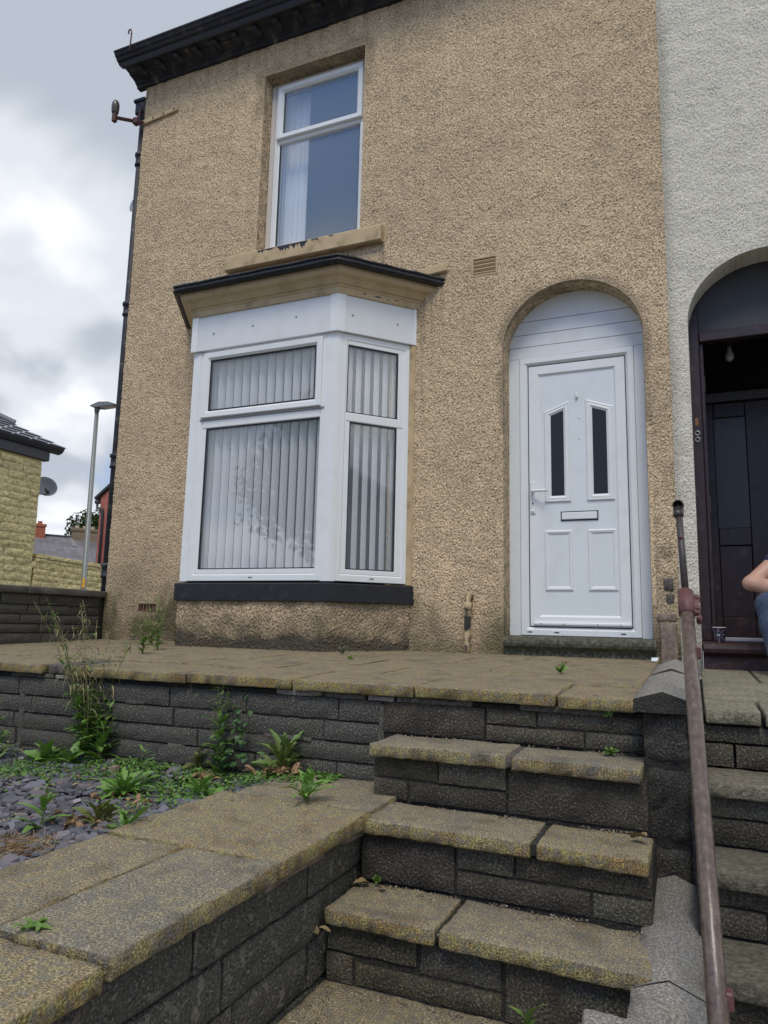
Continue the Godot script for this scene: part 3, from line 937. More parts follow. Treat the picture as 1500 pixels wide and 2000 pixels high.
func bay_window(H: Node3D) -> void:
	var B := Node3D.new()
	named(B, "bay_window", H)
	var P := [Vector2(0.94, 0.0), Vector2(1.213, 0.470), Vector2(2.548, 0.470), Vector2(2.985, 0.0)]
	var ext := P.duplicate()
	ext[0] = P[0] + (P[0] - P[1]).normalized() * 0.03
	ext[3] = P[3] + (P[3] - P[2]).normalized() * 0.03
	var ext_far := P.duplicate()
	ext_far[0] = P[0] + (P[0] - P[1]).normalized() * 0.16
	ext_far[3] = P[3] + (P[3] - P[2]).normalized() * 0.24
	# roughcast plinth, a sheet for each side
	for k in 3:
		var a: Vector2 = P[k]
		var b: Vector2 = P[k + 1]
		var d := (b - a).normalized()
		var xf := Transform3D(Basis(Vector3(d.x, 0, d.y), Vector3.UP, Vector3(-d.y, 0, d.x)), Vector3(a.x, 0, a.y))
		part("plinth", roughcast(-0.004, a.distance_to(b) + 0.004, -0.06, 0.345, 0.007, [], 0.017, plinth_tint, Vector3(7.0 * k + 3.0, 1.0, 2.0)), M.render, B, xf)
	var st := st_new()
	sweep(st, [Vector2(-0.16, 0.335), Vector2(0.030, 0.332), Vector2(0.036, 0.338), Vector2(0.036, 0.462), Vector2(0.030, 0.470), Vector2(-0.16, 0.486)], ext)
	part("sill", done(st), M.black_paint, B)
	# white boards above the glass
	st = st_new()
	sweep(st, [Vector2(-0.05, 2.385), Vector2(0.022, 2.385), Vector2(0.024, 2.387), Vector2(0.024, 2.686), Vector2(-0.05, 2.686)], ext)
	part("fascia_board", done(st), M.board, B)
	for k in [0, 1, 2]:
		st = st_new()
		var cpl: Array = [[P[1] + (P[0] - P[1]).normalized() * 0.045, P[1], P[1] + Vector2(0.045, 0)], [P[2] - Vector2(0.05, 0), P[2], P[2] + (P[3] - P[2]).normalized() * 0.05], [P[3] + (P[2] - P[3]).normalized() * 0.014, P[3], P[3] + (P[3] - P[2]).normalized() * 0.01]][k]
		sweep(st, [Vector2(0.0, 2.383), Vector2(0.032, 2.383), Vector2(0.032, 2.684), Vector2(0.0, 2.684)], cpl)
		part("corner_trim", done(st), M.white, B)
	# bolt caps
	for u in [0.20, 0.58, 0.98]:
		part("bolt_cap", bolt(Transform3D(Basis(Vector3.RIGHT, PI / 2), Vector3(P[1].x + u, 2.515 + u * 0.035, 0.470 + 0.024))), M.metal, B)
	var sd: Vector2 = (P[3] - P[2]).normalized()
	var sb := Basis(Vector3(sd.x, 0, sd.y), Vector3.UP, Vector3(-sd.y, 0, sd.x))
	for u in [0.11, 0.49]:
		part("bolt_cap", bolt(Transform3D(sb, Vector3(P[2].x + sd.x * u - sd.y * 0.024, 2.53, P[2].y + sd.y * u + sd.x * 0.024)) * Transform3D(Basis(Vector3.RIGHT, PI / 2), Vector3.ZERO)), M.metal, B)
	# painted timber cornice and the felted roof with its thick lip
	st = st_new()
	sweep(st, [Vector2(-0.05, 2.682), Vector2(0.036, 2.682), Vector2(0.038, 2.684), Vector2(0.038, 2.728), Vector2(0.034, 2.732), Vector2(0.040, 2.740), Vector2(0.046, 2.752), Vector2(0.058, 2.757), Vector2(0.066, 2.768), Vector2(0.088, 2.792), Vector2(0.118, 2.808), Vector2(0.132, 2.824), Vector2(0.134, 2.862), Vector2(-0.05, 2.90)], ext_far)
	part("cornice", done(st), M.tan_paint, B)
	st = st_new()
	sweep(st, [Vector2(0.06, 2.868), Vector2(0.150, 2.858), Vector2(0.172, 2.852), Vector2(0.182, 2.864), Vector2(0.184, 2.896), Vector2(0.176, 2.915), Vector2(0.150, 2.928), Vector2(-0.10, 3.05), Vector2(-0.20, 3.10), Vector2(-0.20, 2.90)], ext_far)
	part("roof", done(st), M.lead, B)
	st = st_new(true)
	for s in [[0.186, 2.906, 0.011], [0.187, 2.872, 0.009]]:
		var pts := []
		var nl: Vector2 = (P[1] - P[0]).normalized().orthogonal() * -1.0
		var nr: Vector2 = (P[3] - P[2]).normalized().orthogonal() * -1.0
		var nf := Vector2(0, 1)
		var mit := [nl, (nl + nf) / (1.0 + nl.dot(nf)), (nr + nf) / (1.0 + nr.dot(nf)), nr]
		for i in 3:
			for j in 12:
				var t := j / 12.0
				var q: Vector2 = (ext_far[i] + mit[i] * s[0]).lerp(ext_far[i + 1] + mit[i + 1] * s[0], t)
				pts.append(Vector3(q.x, s[1] + 0.0025 * sin((i * 12 + j) * 1.9 + s[1] * 40.0), q.y))
		var e: Vector2 = ext_far[3] + mit[3] * s[0]
		pts.append(Vector3(e.x, s[1], e.y))
		tube(st, pts, [s[2]], 7)
	part("roof_lip", done(st), M.lead, B)
	# chips in the paint of the cornice, along its lower band
	for q in [[0.20, 2.716, 0.030, 0.010], [0.31, 2.713, 0.055, 0.012], [0.40, 2.708, 0.022, 0.009], [0.47, 2.716, 0.035, 0.008], [0.13, 2.700, 0.012, 0.008]]:
		st = st_new()
		var pl := []
		for i in 12:
			var t := TAU * i / 12.0
			var rr := 1.0 + 0.5 * n_b.get_noise_2d(q[0] * 40.0 + cos(t) * 2.0, sin(t) * 2.0)
			pl.append(Vector2(q[0] + cos(t) * q[2] * 0.5 * rr, q[1] + sin(t) * q[3] * 0.5 * rr))
		plate(st, pl, 0.034, 0.0388, Transform3D(sb, Vector3(P[2].x, 0, P[2].y)))
		part("paint_chip", done(st), M.black_paint, B)
	# frames and glass
	var L: float = P[0].distance_to(P[1])
	bay_light(B, P[1], Vector2(1, 0), 1.335, 0.065, 1.262, [0.172, 1.152, 1.872, 2.298], [0.162, 1.210, 0.580, 1.722], true)
	bay_light(B, P[2], sd, L, 0.035, 0.622, [0.096, 0.516, 1.765, 2.298], [0.128, 0.514, 0.578, 1.692], false)
	var ld: Vector2 = (P[1] - P[0]).normalized()
	bay_light(B, P[0], ld, L, 0.03, 0.47, [0.09, 0.40, 1.765, 2.298], [0.09, 0.40, 0.578, 1.692], false)
	# corner posts
	for k in [1, 2]:
		st = st_new()
		var c: Vector2 = P[k]
		var da: Vector2 = (P[k - 1] - c).normalized()
		var db: Vector2 = (P[k + 1] - c).normalized()
		sweep(st, [Vector2(-0.058, 0.484), Vector2(0.003, 0.484), Vector2(0.003, 2.384), Vector2(-0.058, 2.384)], [c + da * (0.068 if k == 1 else 0.076), c, c + db * (0.068 if k == 1 else 0.038)])
		part("corner_post", done(st), M.white, B)
	# sealant at the wall
	for x in [2.955, 0.975]:
		part("wall_fillet", box_mesh(Vector3(x, 0.47, -0.02), Vector3(x + 0.055, 2.70, 0.022), 0.01), M.tan_paint, B)
	# flashing stump where the roof meets the wall on the right
	st = st_new()
	cbox(st, Vector3(-0.12, -0.034, -0.02), Vector3(0.12, 0.034, 0.036), 0.008, Transform3D(Basis(Vector3.BACK, 0.08), Vector3(3.150, 2.985, 0)))
	part("flashing", done(st), M.tan_paint, B)
	blinds(P, sd)

func bolt(xf: Transform3D) -> ArrayMesh:
	var st := st_new(true)
	lathe(st, [Vector2(0.0001, 0.008), Vector2(0.006, 0.007), Vector2(0.0085, 0.003), Vector2(0.009, -0.002)], 10, xf)
	return done(st)

# one side of the bay: u runs along it from its left corner; upper and lower are [u0, u1, y0, y1] of the glass
func bay_light(B: Node3D, at: Vector2, d: Vector2, _len: float, f0: float, f1: float, upper: Array, lower: Array, sash: bool) -> void:
	var xf := Transform3D(Basis(Vector3(d.x, 0, d.y), Vector3.UP, Vector3(-d.y, 0, d.x)), Vector3(at.x, 0, at.y))
	var z0 := -0.062
	var z1 := -0.002
	var st := st_new()
	frame(st, rect(f0, f1, 0.487, 2.383), upvc(0.062, z0, z1))
	# mid rail with sloped beads
	var rail_lo: float = lower[3] - 0.004
	var rail_hi: float = (upper[2] - 0.075) if sash else (upper[2] + 0.004)
	cbox(st, Vector3(f0 + 0.05, rail_lo, z0 + 0.003), Vector3(f1 - 0.05, rail_hi, z1 - 0.0015), 0.012, Transform3D())
	# wider jambs down to the glass
	cbox(st, Vector3(f0 + 0.055, 0.54, z0 + 0.002), Vector3(lower[0] - 0.001, lower[3] + 0.004, z1 - 0.006), 0.004)
	cbox(st, Vector3(lower[1] + 0.001, 0.54, z0 + 0.002), Vector3(f1 - 0.055, lower[3] + 0.004, z1 - 0.006), 0.004)
	cbox(st, Vector3(f0 + 0.055, 0.54, z0 + 0.0015), Vector3(f1 - 0.055, lower[2] - 0.001, z1 - 0.005), 0.004)
	if not sash:
		cbox(st, Vector3(f0 + 0.055, upper[2], z0 + 0.002), Vector3(upper[0] - 0.001, 2.33, z1 - 0.006), 0.004)
		cbox(st, Vector3(upper[1] + 0.001, upper[2], z0 + 0.002), Vector3(f1 - 0.055, 2.33, z1 - 0.006), 0.004)
		cbox(st, Vector3(f0 + 0.055, upper[3] + 0.001, z0 + 0.0015), Vector3(f1 - 0.055, 2.335, z1 - 0.005), 0.004)
	part("frame", done(st), M.white, B, xf)
	if sash:
		st = st_new()
		frame(st, rect(upper[0] - 0.058, upper[1] + 0.066, upper[2] - 0.066, upper[3] + 0.06), [Vector2(0, z1 - 0.01), Vector2(0, z1 + 0.020), Vector2(0.006, z1 + 0.027), Vector2(0.042, z1 + 0.025), Vector2(0.058, z1 + 0.008), Vector2(0.058, z1 - 0.02)])
		part("opening_light", done(st), M.white, B, xf)
		st = st_new()
		cbox(st, Vector3(f0 + 0.03, upper[2] - 0.083, z1 - 0.01), Vector3(f1 - 0.02, upper[2] - 0.067, z1 + 0.008), 0.003)
		part("rebate", done(st), mat("shadow_gap_grey", lin(0.35, 0.35, 0.36), 0.5), B, xf)
	for p in [upper, lower]:
		var zg := z1 - 0.008 + (0.012 if sash and p == upper else 0.0)
		st = st_new()
		frame(st, rect(p[0] - 0.004, p[1] + 0.004, p[2] - 0.004, p[3] + 0.004), [Vector2(0, zg - 0.03), Vector2(0, zg + 0.0005), Vector2(0.010, zg + 0.0005), Vector2(0.010, zg - 0.03)])
		part("gasket", done(st), M.gasket, B, xf)
		pane(B, rect(p[0], p[1], p[2], p[3]), zg - 0.006, xf)
	part("drain_cap", box_mesh(Vector3(f0 + (f1 - f0) * 0.48, 0.510, z1 - 0.001), Vector3(f0 + (f1 - f0) * 0.48 + 0.035, 0.519, z1 + 0.004), 0.003), M.metal, B, xf)

func blinds(P: Array, sd: Vector2) -> void:
	var make := func(label: String, at: Vector2, d: Vector2, u0: float, u1: float, pitch: float, turn: float) -> void:
		var n := Vector2(-d.y, d.x)
		var o := Vector2(at.x, at.y) - n * 0.105
		var b := Node3D.new()
		b.transform = Transform3D(Basis(Vector3(d.x, 0, d.y), Vector3.UP, Vector3(n.x, 0, n.y)), Vector3(o.x, 0.56, o.y))
		named(b, "vertical_blind")
		tag(b, label, "window blind", "vertical blinds in the bay window")
		part("headrail", box_mesh(Vector3(u0 - 0.02, 1.80, -0.02), Vector3(u1 + 0.02, 1.835, 0.02)), M.white, b)
		var st := st_new(true)
		# a slightly bowed slat, hung by its middle
		for i in 6:
			var xa := -0.0315 + 0.063 * i / 6
			var xb := -0.0315 + 0.063 * (i + 1) / 6
			quad(st, Vector3(xa, 0.0, 0.006 * cos(xa * 32)), Vector3(xb, 0.0, 0.006 * cos(xb * 32)), Vector3(xb, 1.79, 0.006 * cos(xb * 32)), Vector3(xa, 1.79, 0.006 * cos(xa * 32)))
		var slat := done(st)
		var u := u0
		while u < u1:
			part("slat", slat, M.blind, b, Transform3D(Basis(Vector3.UP, turn + rng.randf_range(-0.03, 0.03)), Vector3(u, 0, 0)))
			u += pitch
	make.call("white vertical blind behind the wide front glass of the bay", P[1], Vector2(1, 0), 0.06, 1.28, 0.079, deg_to_rad(57))
	make.call("white vertical blind behind the narrow right glass of the bay", P[2], sd, 0.07, 0.60, 0.076, deg_to_rad(25))
	make.call("white vertical blind behind the hidden left glass of the bay", P[0], (P[1] - P[0]).normalized(), 0.07, 0.46, 0.076, deg_to_rad(60))

func ell_x(y: float, inset: float) -> float:
	# half width of the door arch at a height
	if y <= DOOR.ys: return DOOR.a - inset
	var t := (y - DOOR.ys) / (DOOR.b - inset)
	return (DOOR.a - inset) * sqrt(maxf(0.0, 1.0 - t * t))

func front_door(H: Node3D) -> void:
	var D := Node3D.new()
	# set back behind the reveal
	D.transform = Transform3D(Basis.from_scale(Vector3.ONE * 1.011), Vector3(-0.0548, -0.002, -0.057))
	named(D, "front_door", H)
	var zf := -0.112   # face of the frame
	var st := st_new()
	# side fillers between frame and reveal
	plate(st, [Vector2(3.700, 0.128), Vector2(3.812, 0.128), Vector2(3.812, 2.2065), Vector2(3.700, 2.2065)], zf - 0.06, zf - 0.006)
	plate(st, [Vector2(4.640, 0.128), Vector2(4.732, 0.128), Vector2(4.732, 2.2065), Vector2(4.640, 2.2065)], zf - 0.06, zf - 0.006)
	part("side_filler", done(st), M.board, D)
	# four boards close the head of the arch
	var ys := [2.2085, 2.300, 2.398, 2.503, 2.715]
	for k in 4:
		var lo: float = ys[k] + 0.003
		var hi: float = ys[k + 1] - 0.002
		var l := []
		var r := []
		for i in 15:
			var y := lerpf(lo, hi, i / 14.0)
			var x := ell_x(y, -0.006)
			r.append(Vector2(DOOR.cx + x, y))
			if x > 0.002: l.push_front(Vector2(DOOR.cx - x, y))
		st = st_new()
		plate(st, r + l, zf - 0.05, zf - 0.010)
		part("board", done(st), M.board, D)
	st = st_new()
	plate(st, rect(3.70, 4.73, 2.20, 2.72), zf - 0.075, zf - 0.055)
	part("board_backing", done(st), M.board, D)
	# sealant bead round the arch
	var pts := []
	for q in arch_pts(hole_arch(DOOR.cx, DOOR.a, 0.12, DOOR.ys, DOOR.b), 0.13, 0.004, 0.03): pts.append(Vector3(q.x, q.y, zf - 0.004))
	part("sealant", tube_mesh(pts, [0.008], 6), M.seal, D)
	# frame
	st = st_new()
	frame(st, rect(3.814, 4.638, 0.130, 2.206), [Vector2(0, zf - 0.06), Vector2(0, zf - 0.004), Vector2(0.004, zf), Vector2(0.040, zf), Vector2(0.044, zf - 0.004), Vector2(0.060, zf - 0.020), Vector2(0.060, zf - 0.06)])
	part("door_frame", done(st), M.white, D)
	# leaf: stiles and rails, then the flat panel
	var zl := zf - 0.014
	st = st_new()
	frame(st, rect(3.878, 4.574, 0.196, 2.142), [Vector2(0, zl - 0.05), Vector2(0, zl - 0.004), Vector2(0.004, zl), Vector2(0.066, zl), Vector2(0.070, zl - 0.003), Vector2(0.084, zl - 0.016), Vector2(0.084, zl - 0.05)])
	part("leaf_frame", done(st), M.white, D)
	st = st_new()
	frame(st, rect(3.873, 4.579, 0.191, 2.147), [Vector2(0, zl - 0.04), Vector2(0, zl - 0.002), Vector2(0.0052, zl - 0.002), Vector2(0.0052, zl - 0.04)])
	part("leaf_seal", done(st), M.gasket, D)
	var zp := zl - 0.013
	st = st_new()
	plate(st, rect(3.955, 4.500, 0.272, 2.066), zp - 0.03, zp)
	part("leaf_panel", done(st), M.white_door, D)
	# two tall lights with raking heads
	var mould := [Vector2(0, zp - 0.001), Vector2(0, zp + 0.005), Vector2(0.006, zp + 0.012), Vector2(0.012, zp + 0.013), Vector2(0.016, zp + 0.009), Vector2(0.022, zp + 0.011), Vector2(0.032, zp + 0.012), Vector2(0.044, zp + 0.004), Vector2(0.048, zp + 0.002)]
	var lights := [[Vector2(3.992, 1.092), Vector2(4.180, 1.092), Vector2(4.180, 1.848), Vector2(3.992, 1.778)], [Vector2(4.292, 1.092), Vector2(4.484, 1.092), Vector2(4.484, 1.778), Vector2(4.292, 1.848)]]
	for p in lights:
		st = st_new()
		frame(st, p, mould)
		part("light_moulding", done(st), M.white, D)
		var c: Vector2 = (p[0] + p[2]) / 2.0
		var inner := []
		for q in p: inner.append(Vector2(c.x + (q.x - c.x) * (1.0 - 0.040 / 0.095), c.y + (q.y - c.y) * (1.0 - 0.040 / 0.36)))
		st = st_new()
		plate(st, inner, zp - 0.01, zp + 0.0025)
		part("dark_pane", done(st), M.dark_glass, D)
	var raised := [Vector2(0, zp - 0.001), Vector2(0, zp + 0.004), Vector2(0.005, zp + 0.010), Vector2(0.012, zp + 0.011), Vector2(0.015, zp + 0.007), Vector2(0.020, zp + 0.008), Vector2(0.028, zp + 0.002), Vector2(0.030, zp - 0.0005)]
	for x in [3.988, 4.292]:
		st = st_new()
		frame(st, rect(x, x + 0.198, 0.450, 0.884), raised)
		part("panel_moulding", done(st), M.white, D)
	# letter plate
	st = st_new()
	plate(st, rect(4.104, 4.366, 0.952, 1.021), zp - 0.001, zp + 0.005)
	part("letter_plate_surround", done(st), M.black, D)
	part("letter_plate", box_mesh(Vector3(4.111, 0.961, zp + 0.002), Vector3(4.359, 1.013, zp + 0.014), 0.004), M.white, D)
	# handle: back plate, lever, keyhole
	part("handle_plate", box_mesh(Vector3(3.886, 1.010, zl - 0.001), Vector3(3.926, 1.252, zl + 0.010), 0.006), M.white, D)
	part("handle", tube_mesh([Vector3(3.906, 1.172, zl + 0.005), Vector3(3.906, 1.172, zl + 0.042), Vector3(3.915, 1.172, zl + 0.052), Vector3(3.97, 1.174, zl + 0.053), Vector3(4.022, 1.171, zl + 0.050)], [0.011, 0.011, 0.011, 0.010, 0.008], 10), M.white, D)
	st = st_new()
	lathe(st, [Vector2(0.0001, 0.0), Vector2(0.006, 0.0)], 12, Transform3D(Basis(Vector3.RIGHT, PI / 2), Vector3(3.906, 1.088, zl + 0.0108)))
	cbox(st, Vector3(3.9035, 1.070, zl + 0.0098), Vector3(3.9085, 1.088, zl + 0.0107), 0.0004)
	part("keyhole", done(st), M.black, D)
	st = st_new(true)
	lathe(st, [Vector2(0.0001, 0.008), Vector2(0.008, 0.006), Vector2(0.011, 0.0)], 12, Transform3D(Basis(Vector3.RIGHT, PI / 2), Vector3(3.906, 1.030, zl + 0.010)))
	part("key_cover", done(st), M.white, D)
	part("door_hook", box_mesh(Vector3(4.222, 1.862, zp - 0.001), Vector3(4.242, 1.905, zp + 0.020), 0.006), M.white, D)
	for q in [Vector2(4.246, 1.716), Vector2(4.245, 1.560), Vector2(4.52, 1.62)]:
		st = st_new()
		lathe(st, [Vector2(0.0001, 0.0025), Vector2(0.009, 0.002), Vector2(0.0105, 0.0)], 12, Transform3D(Basis(Vector3.RIGHT, PI / 2), Vector3(q.x, q.y, zp + 0.0002)))
		part("plug", done(st), M.board, D)
	# weather bar with screws, and drain covers in the threshold
	part("weather_bar", box_mesh(Vector3(3.905, 0.203, zl - 0.001), Vector3(4.575, 0.226, zl + 0.022), 0.006), M.white, D)
	for x in [3.96, 4.12, 4.35, 4.50]:
		part("screw", bolt(Transform3D(Basis(Vector3.RIGHT, PI / 2) * Basis.from_scale(Vector3.ONE * 0.6), Vector3(x, 0.215, zl + 0.021))), M.metal, D)
	for x in [3.86, 4.05, 4.50]:
		part("drain_slot", box_mesh(Vector3(x, 0.150, zf - 0.001), Vector3(x + 0.035, 0.158, zf + 0.002), 0.001), M.black, D)
	# worn stone step with a rounded nose
	st = st_new()
	sweep(st, [Vector2(-0.28, -0.08), Vector2(0.070, -0.08), Vector2(0.072, 0.028), Vector2(0.078, 0.042), Vector2(0.096, 0.050), Vector2(0.110, 0.060), Vector2(0.116, 0.080), Vector2(0.112, 0.100), Vector2(0.098, 0.116), Vector2(0.080, 0.122), Vector2(-0.28, 0.129)], [Vector2(3.735, 0.0), Vector2(4.735, 0.0)])
	part("door_step", done(st), M.sill_stone, H)

func vents(H: Node3D) -> void:
	var V := Node3D.new()
	named(V, "louvre_vent", H)
	var st := st_new()
	frame(st, rect(3.464, 3.676, 2.876, 3.040), [Vector2(0, -0.06), Vector2(0, 0.006), Vector2(0.003, 0.009), Vector2(0.015, 0.009), Vector2(0.018, 0.004), Vector2(0.018, -0.06)])
	part("frame", done(st), M.tan_paint, V)
	for k in 4:
		st = st_new()
		cbox(st, Vector3(3.480, -0.011, -0.018), Vector3(3.660, 0.011, 0.018), 0.003, Transform3D(Basis(Vector3.RIGHT, deg_to_rad(38)), Vector3(0, 2.912 + k * 0.032, -0.012)))
		part("slat", done(st), M.tan_paint, V)
	part("back", box_mesh(Vector3(3.464, 2.876, -0.075), Vector3(3.676, 3.04, -0.06)), M.dark_joint, V)
	V = Node3D.new()
	named(V, "air_brick", H)
	st = st_new()
	cbox(st, Vector3(0.40, 0.245, -0.05), Vector3(0.60, 0.258, -0.003), 0.003)
	cbox(st, Vector3(0.40, 0.304, -0.05), Vector3(0.60, 0.318, -0.003), 0.003)
	for k in 6:
		var x := 0.40 + k * 0.0365
		cbox(st, Vector3(x, 0.2575, -0.05), Vector3(x + 0.0155, 0.3045, -0.004), 0.003)
	part("grid", done(st), M.terracotta, V)
	part("back", box_mesh(Vector3(0.40, 0.245, -0.065), Vector3(0.60, 0.318, -0.05)), M.dark_joint, V)

func downpipe(H: Node3D) -> void:
	var D := Node3D.new()
	named(D, "downpipe", H)
	var x := -0.052
	var z := -0.040
	part("pipe", tube_mesh([Vector3(x, -0.3, z), Vector3(x, 5.30, z)], [0.036], 14), M.cornice, D)
	for y in [0.62, 1.66, 3.19, 4.80]:
		var st := st_new(true)
		lathe(st, [Vector2(0.037, -0.07), Vector2(0.050, -0.066), Vector2(0.050, -0.045), Vector2(0.044, -0.04), Vector2(0.044, 0.03), Vector2(0.054, 0.036), Vector2(0.056, 0.065), Vector2(0.037, 0.07)], 14, Transform3D(Basis(), Vector3(x, y, z)))
		part("collar", done(st), M.cornice, D)
	var st := st_new()
	cbox(st, Vector3(x - 0.075, 5.30, z - 0.075), Vector3(x + 0.055, 5.43, z + 0.06), 0.012)
	cbox(st, Vector3(x - 0.09, 5.4305, z - 0.09), Vector3(x + 0.055, 5.47, z + 0.072), 0.008)
	tube(st, [Vector3(x, 5.22, z), Vector3(x, 5.30, z)], [0.038, 0.06], 12)
	part("hopper", done(st), M.cornice, D)

func wall_bits(H: Node3D) -> void:
	# old service bracket at the corner: strap on the wall, arm, porcelain insulator
	var B := thing("insulator_bracket", "rusty corner bracket with dark porcelain insulator high on the tan house", "bracket")
	var st := st_new()
	cbox(st, Vector3(0.0, -0.024, 0.004), Vector3(0.44, 0.024, 0.030), 0.004, Transform3D(Basis(Vector3.BACK, 0.10), Vector3(0.0, 5.168, 0.0)))
	part("wall_strap", done(st), M.tan_paint, B)
	for u in [0.14, 0.27, 0.40]:
		part("bolt", bolt(Transform3D(Basis(Vector3.RIGHT, PI / 2), Vector3(u, 5.168 + u * 0.10, 0.0302))), M.rust, B)
	var a := Vector3(0.02, 5.165, 0.016)
	var e := Vector3(-0.205, 5.165, 0.195)
	st = st_new()
	tube(st, [a, e], [0.022], 4)
	cbox(st, e + Vector3(-0.022, -0.05, -0.022), e + Vector3(0.022, 0.045, 0.022), 0.006)
	part("arm", done(st), M.rust, B)
	var m := a.lerp(e, 0.28)
	st = st_new()
	tube(st, [m + Vector3(0, -0.045, 0), m + Vector3(0.01, 0.24, -0.06)], [0.009], 8)
	cbox(st, m + Vector3(-0.028, -0.035, -0.028), m + Vector3(0.028, 0.035, 0.028), 0.006)
	part("stay", done(st), M.rust, B)
	st = st_new(true)
	lathe(st, [Vector2(0.0001, 0.0), Vector2(0.030, 0.0), Vector2(0.036, 0.012), Vector2(0.034, 0.03), Vector2(0.038, 0.036), Vector2(0.039, 0.085), Vector2(0.034, 0.115), Vector2(0.022, 0.138), Vector2(0.0001, 0.145)], 16, Transform3D(Basis(), e + Vector3(0, 0.045, 0)))
	part("insulator", done(st), M.ceramic, B)
	# dish on the gable, edge on
	var S := thing("wall_dish", "grey satellite dish on the gable, edge showing behind black downpipe", "satellite dish", Vector3(-0.108, 4.39, -0.10))
	st = st_new(true)
	lathe(st, [Vector2(0.0001, -0.045), Vector2(0.10, -0.038), Vector2(0.19, -0.015), Vector2(0.235, 0.01), Vector2(0.239, 0.013), Vector2(0.238, 0.006), Vector2(0.19, -0.022), Vector2(0.0001, -0.055)], 28, Transform3D((Basis(Vector3.UP, deg_to_rad(-15)) * Basis(Vector3.RIGHT, deg_to_rad(78))).scaled(Vector3.ONE * 0.48), Vector3.ZERO))
	part("reflector", done(st), M.dish, S)
	part("mount", tube_mesh([Vector3(0, 0, -0.05), Vector3(0.14, -0.1, -0.12)], [0.016], 8), M.galv, S)
	# stub of flaking waste pipe beside the door
	st = st_new(true)
	var pp := [Vector3(3.470, 0.395, -0.02), Vector3(3.470, 0.400, 0.035), Vector3(3.468, 0.385, 0.055), Vector3(3.466, 0.33, 0.060)]
	for i in 7: pp.append(Vector3(3.465 - i * 0.001, 0.27 - i * 0.05, 0.060))
	tube(st, pp, [0.024, 0.024, 0.025, 0.023], 12)
	lathe(st, [Vector2(0.024, 0.0), Vector2(0.030, 0.004), Vector2(0.030, 0.05), Vector2(0.024, 0.054)], 12, Transform3D(Basis(), Vector3(3.467, 0.30, 0.060)))
	part("waste_pipe", done(st), M.pipe_flaking, H)
	# patches right of the door where the render has come away
	st = st_new(true)
	var q := stone(Vector3(4.755, -0.06, -0.03), Vector3(4.862, 0.235, 0.016), 0.008, 0.03, 0.007, func(p: Vector3) -> Color: var k := 1.0 + 0.4 * n_b.get_noise_3dv(p * 14.0); return Color(k, k, k))
	part("bare_brick", q, M.pink_mortar, H)
	for b in [[4.79, 0.445, 0.06, 0.075], [4.80, 0.36, 0.05, 0.06], [4.74, 0.245, 0.12, 0.05]]:
		part("bare_brick", stone(Vector3(b[0], b[1], -0.03), Vector3(b[0] + b[2], b[1] + b[3], 0.013), 0.008, 0.025, 0.006, func(p: Vector3) -> Color: var k := 0.62 + 0.4 * n_b.get_noise_3dv(p * 14.0); return Color(k, k, k * 0.95)), M.pink_mortar if b[1] < 0.3 else M.mortar, H)

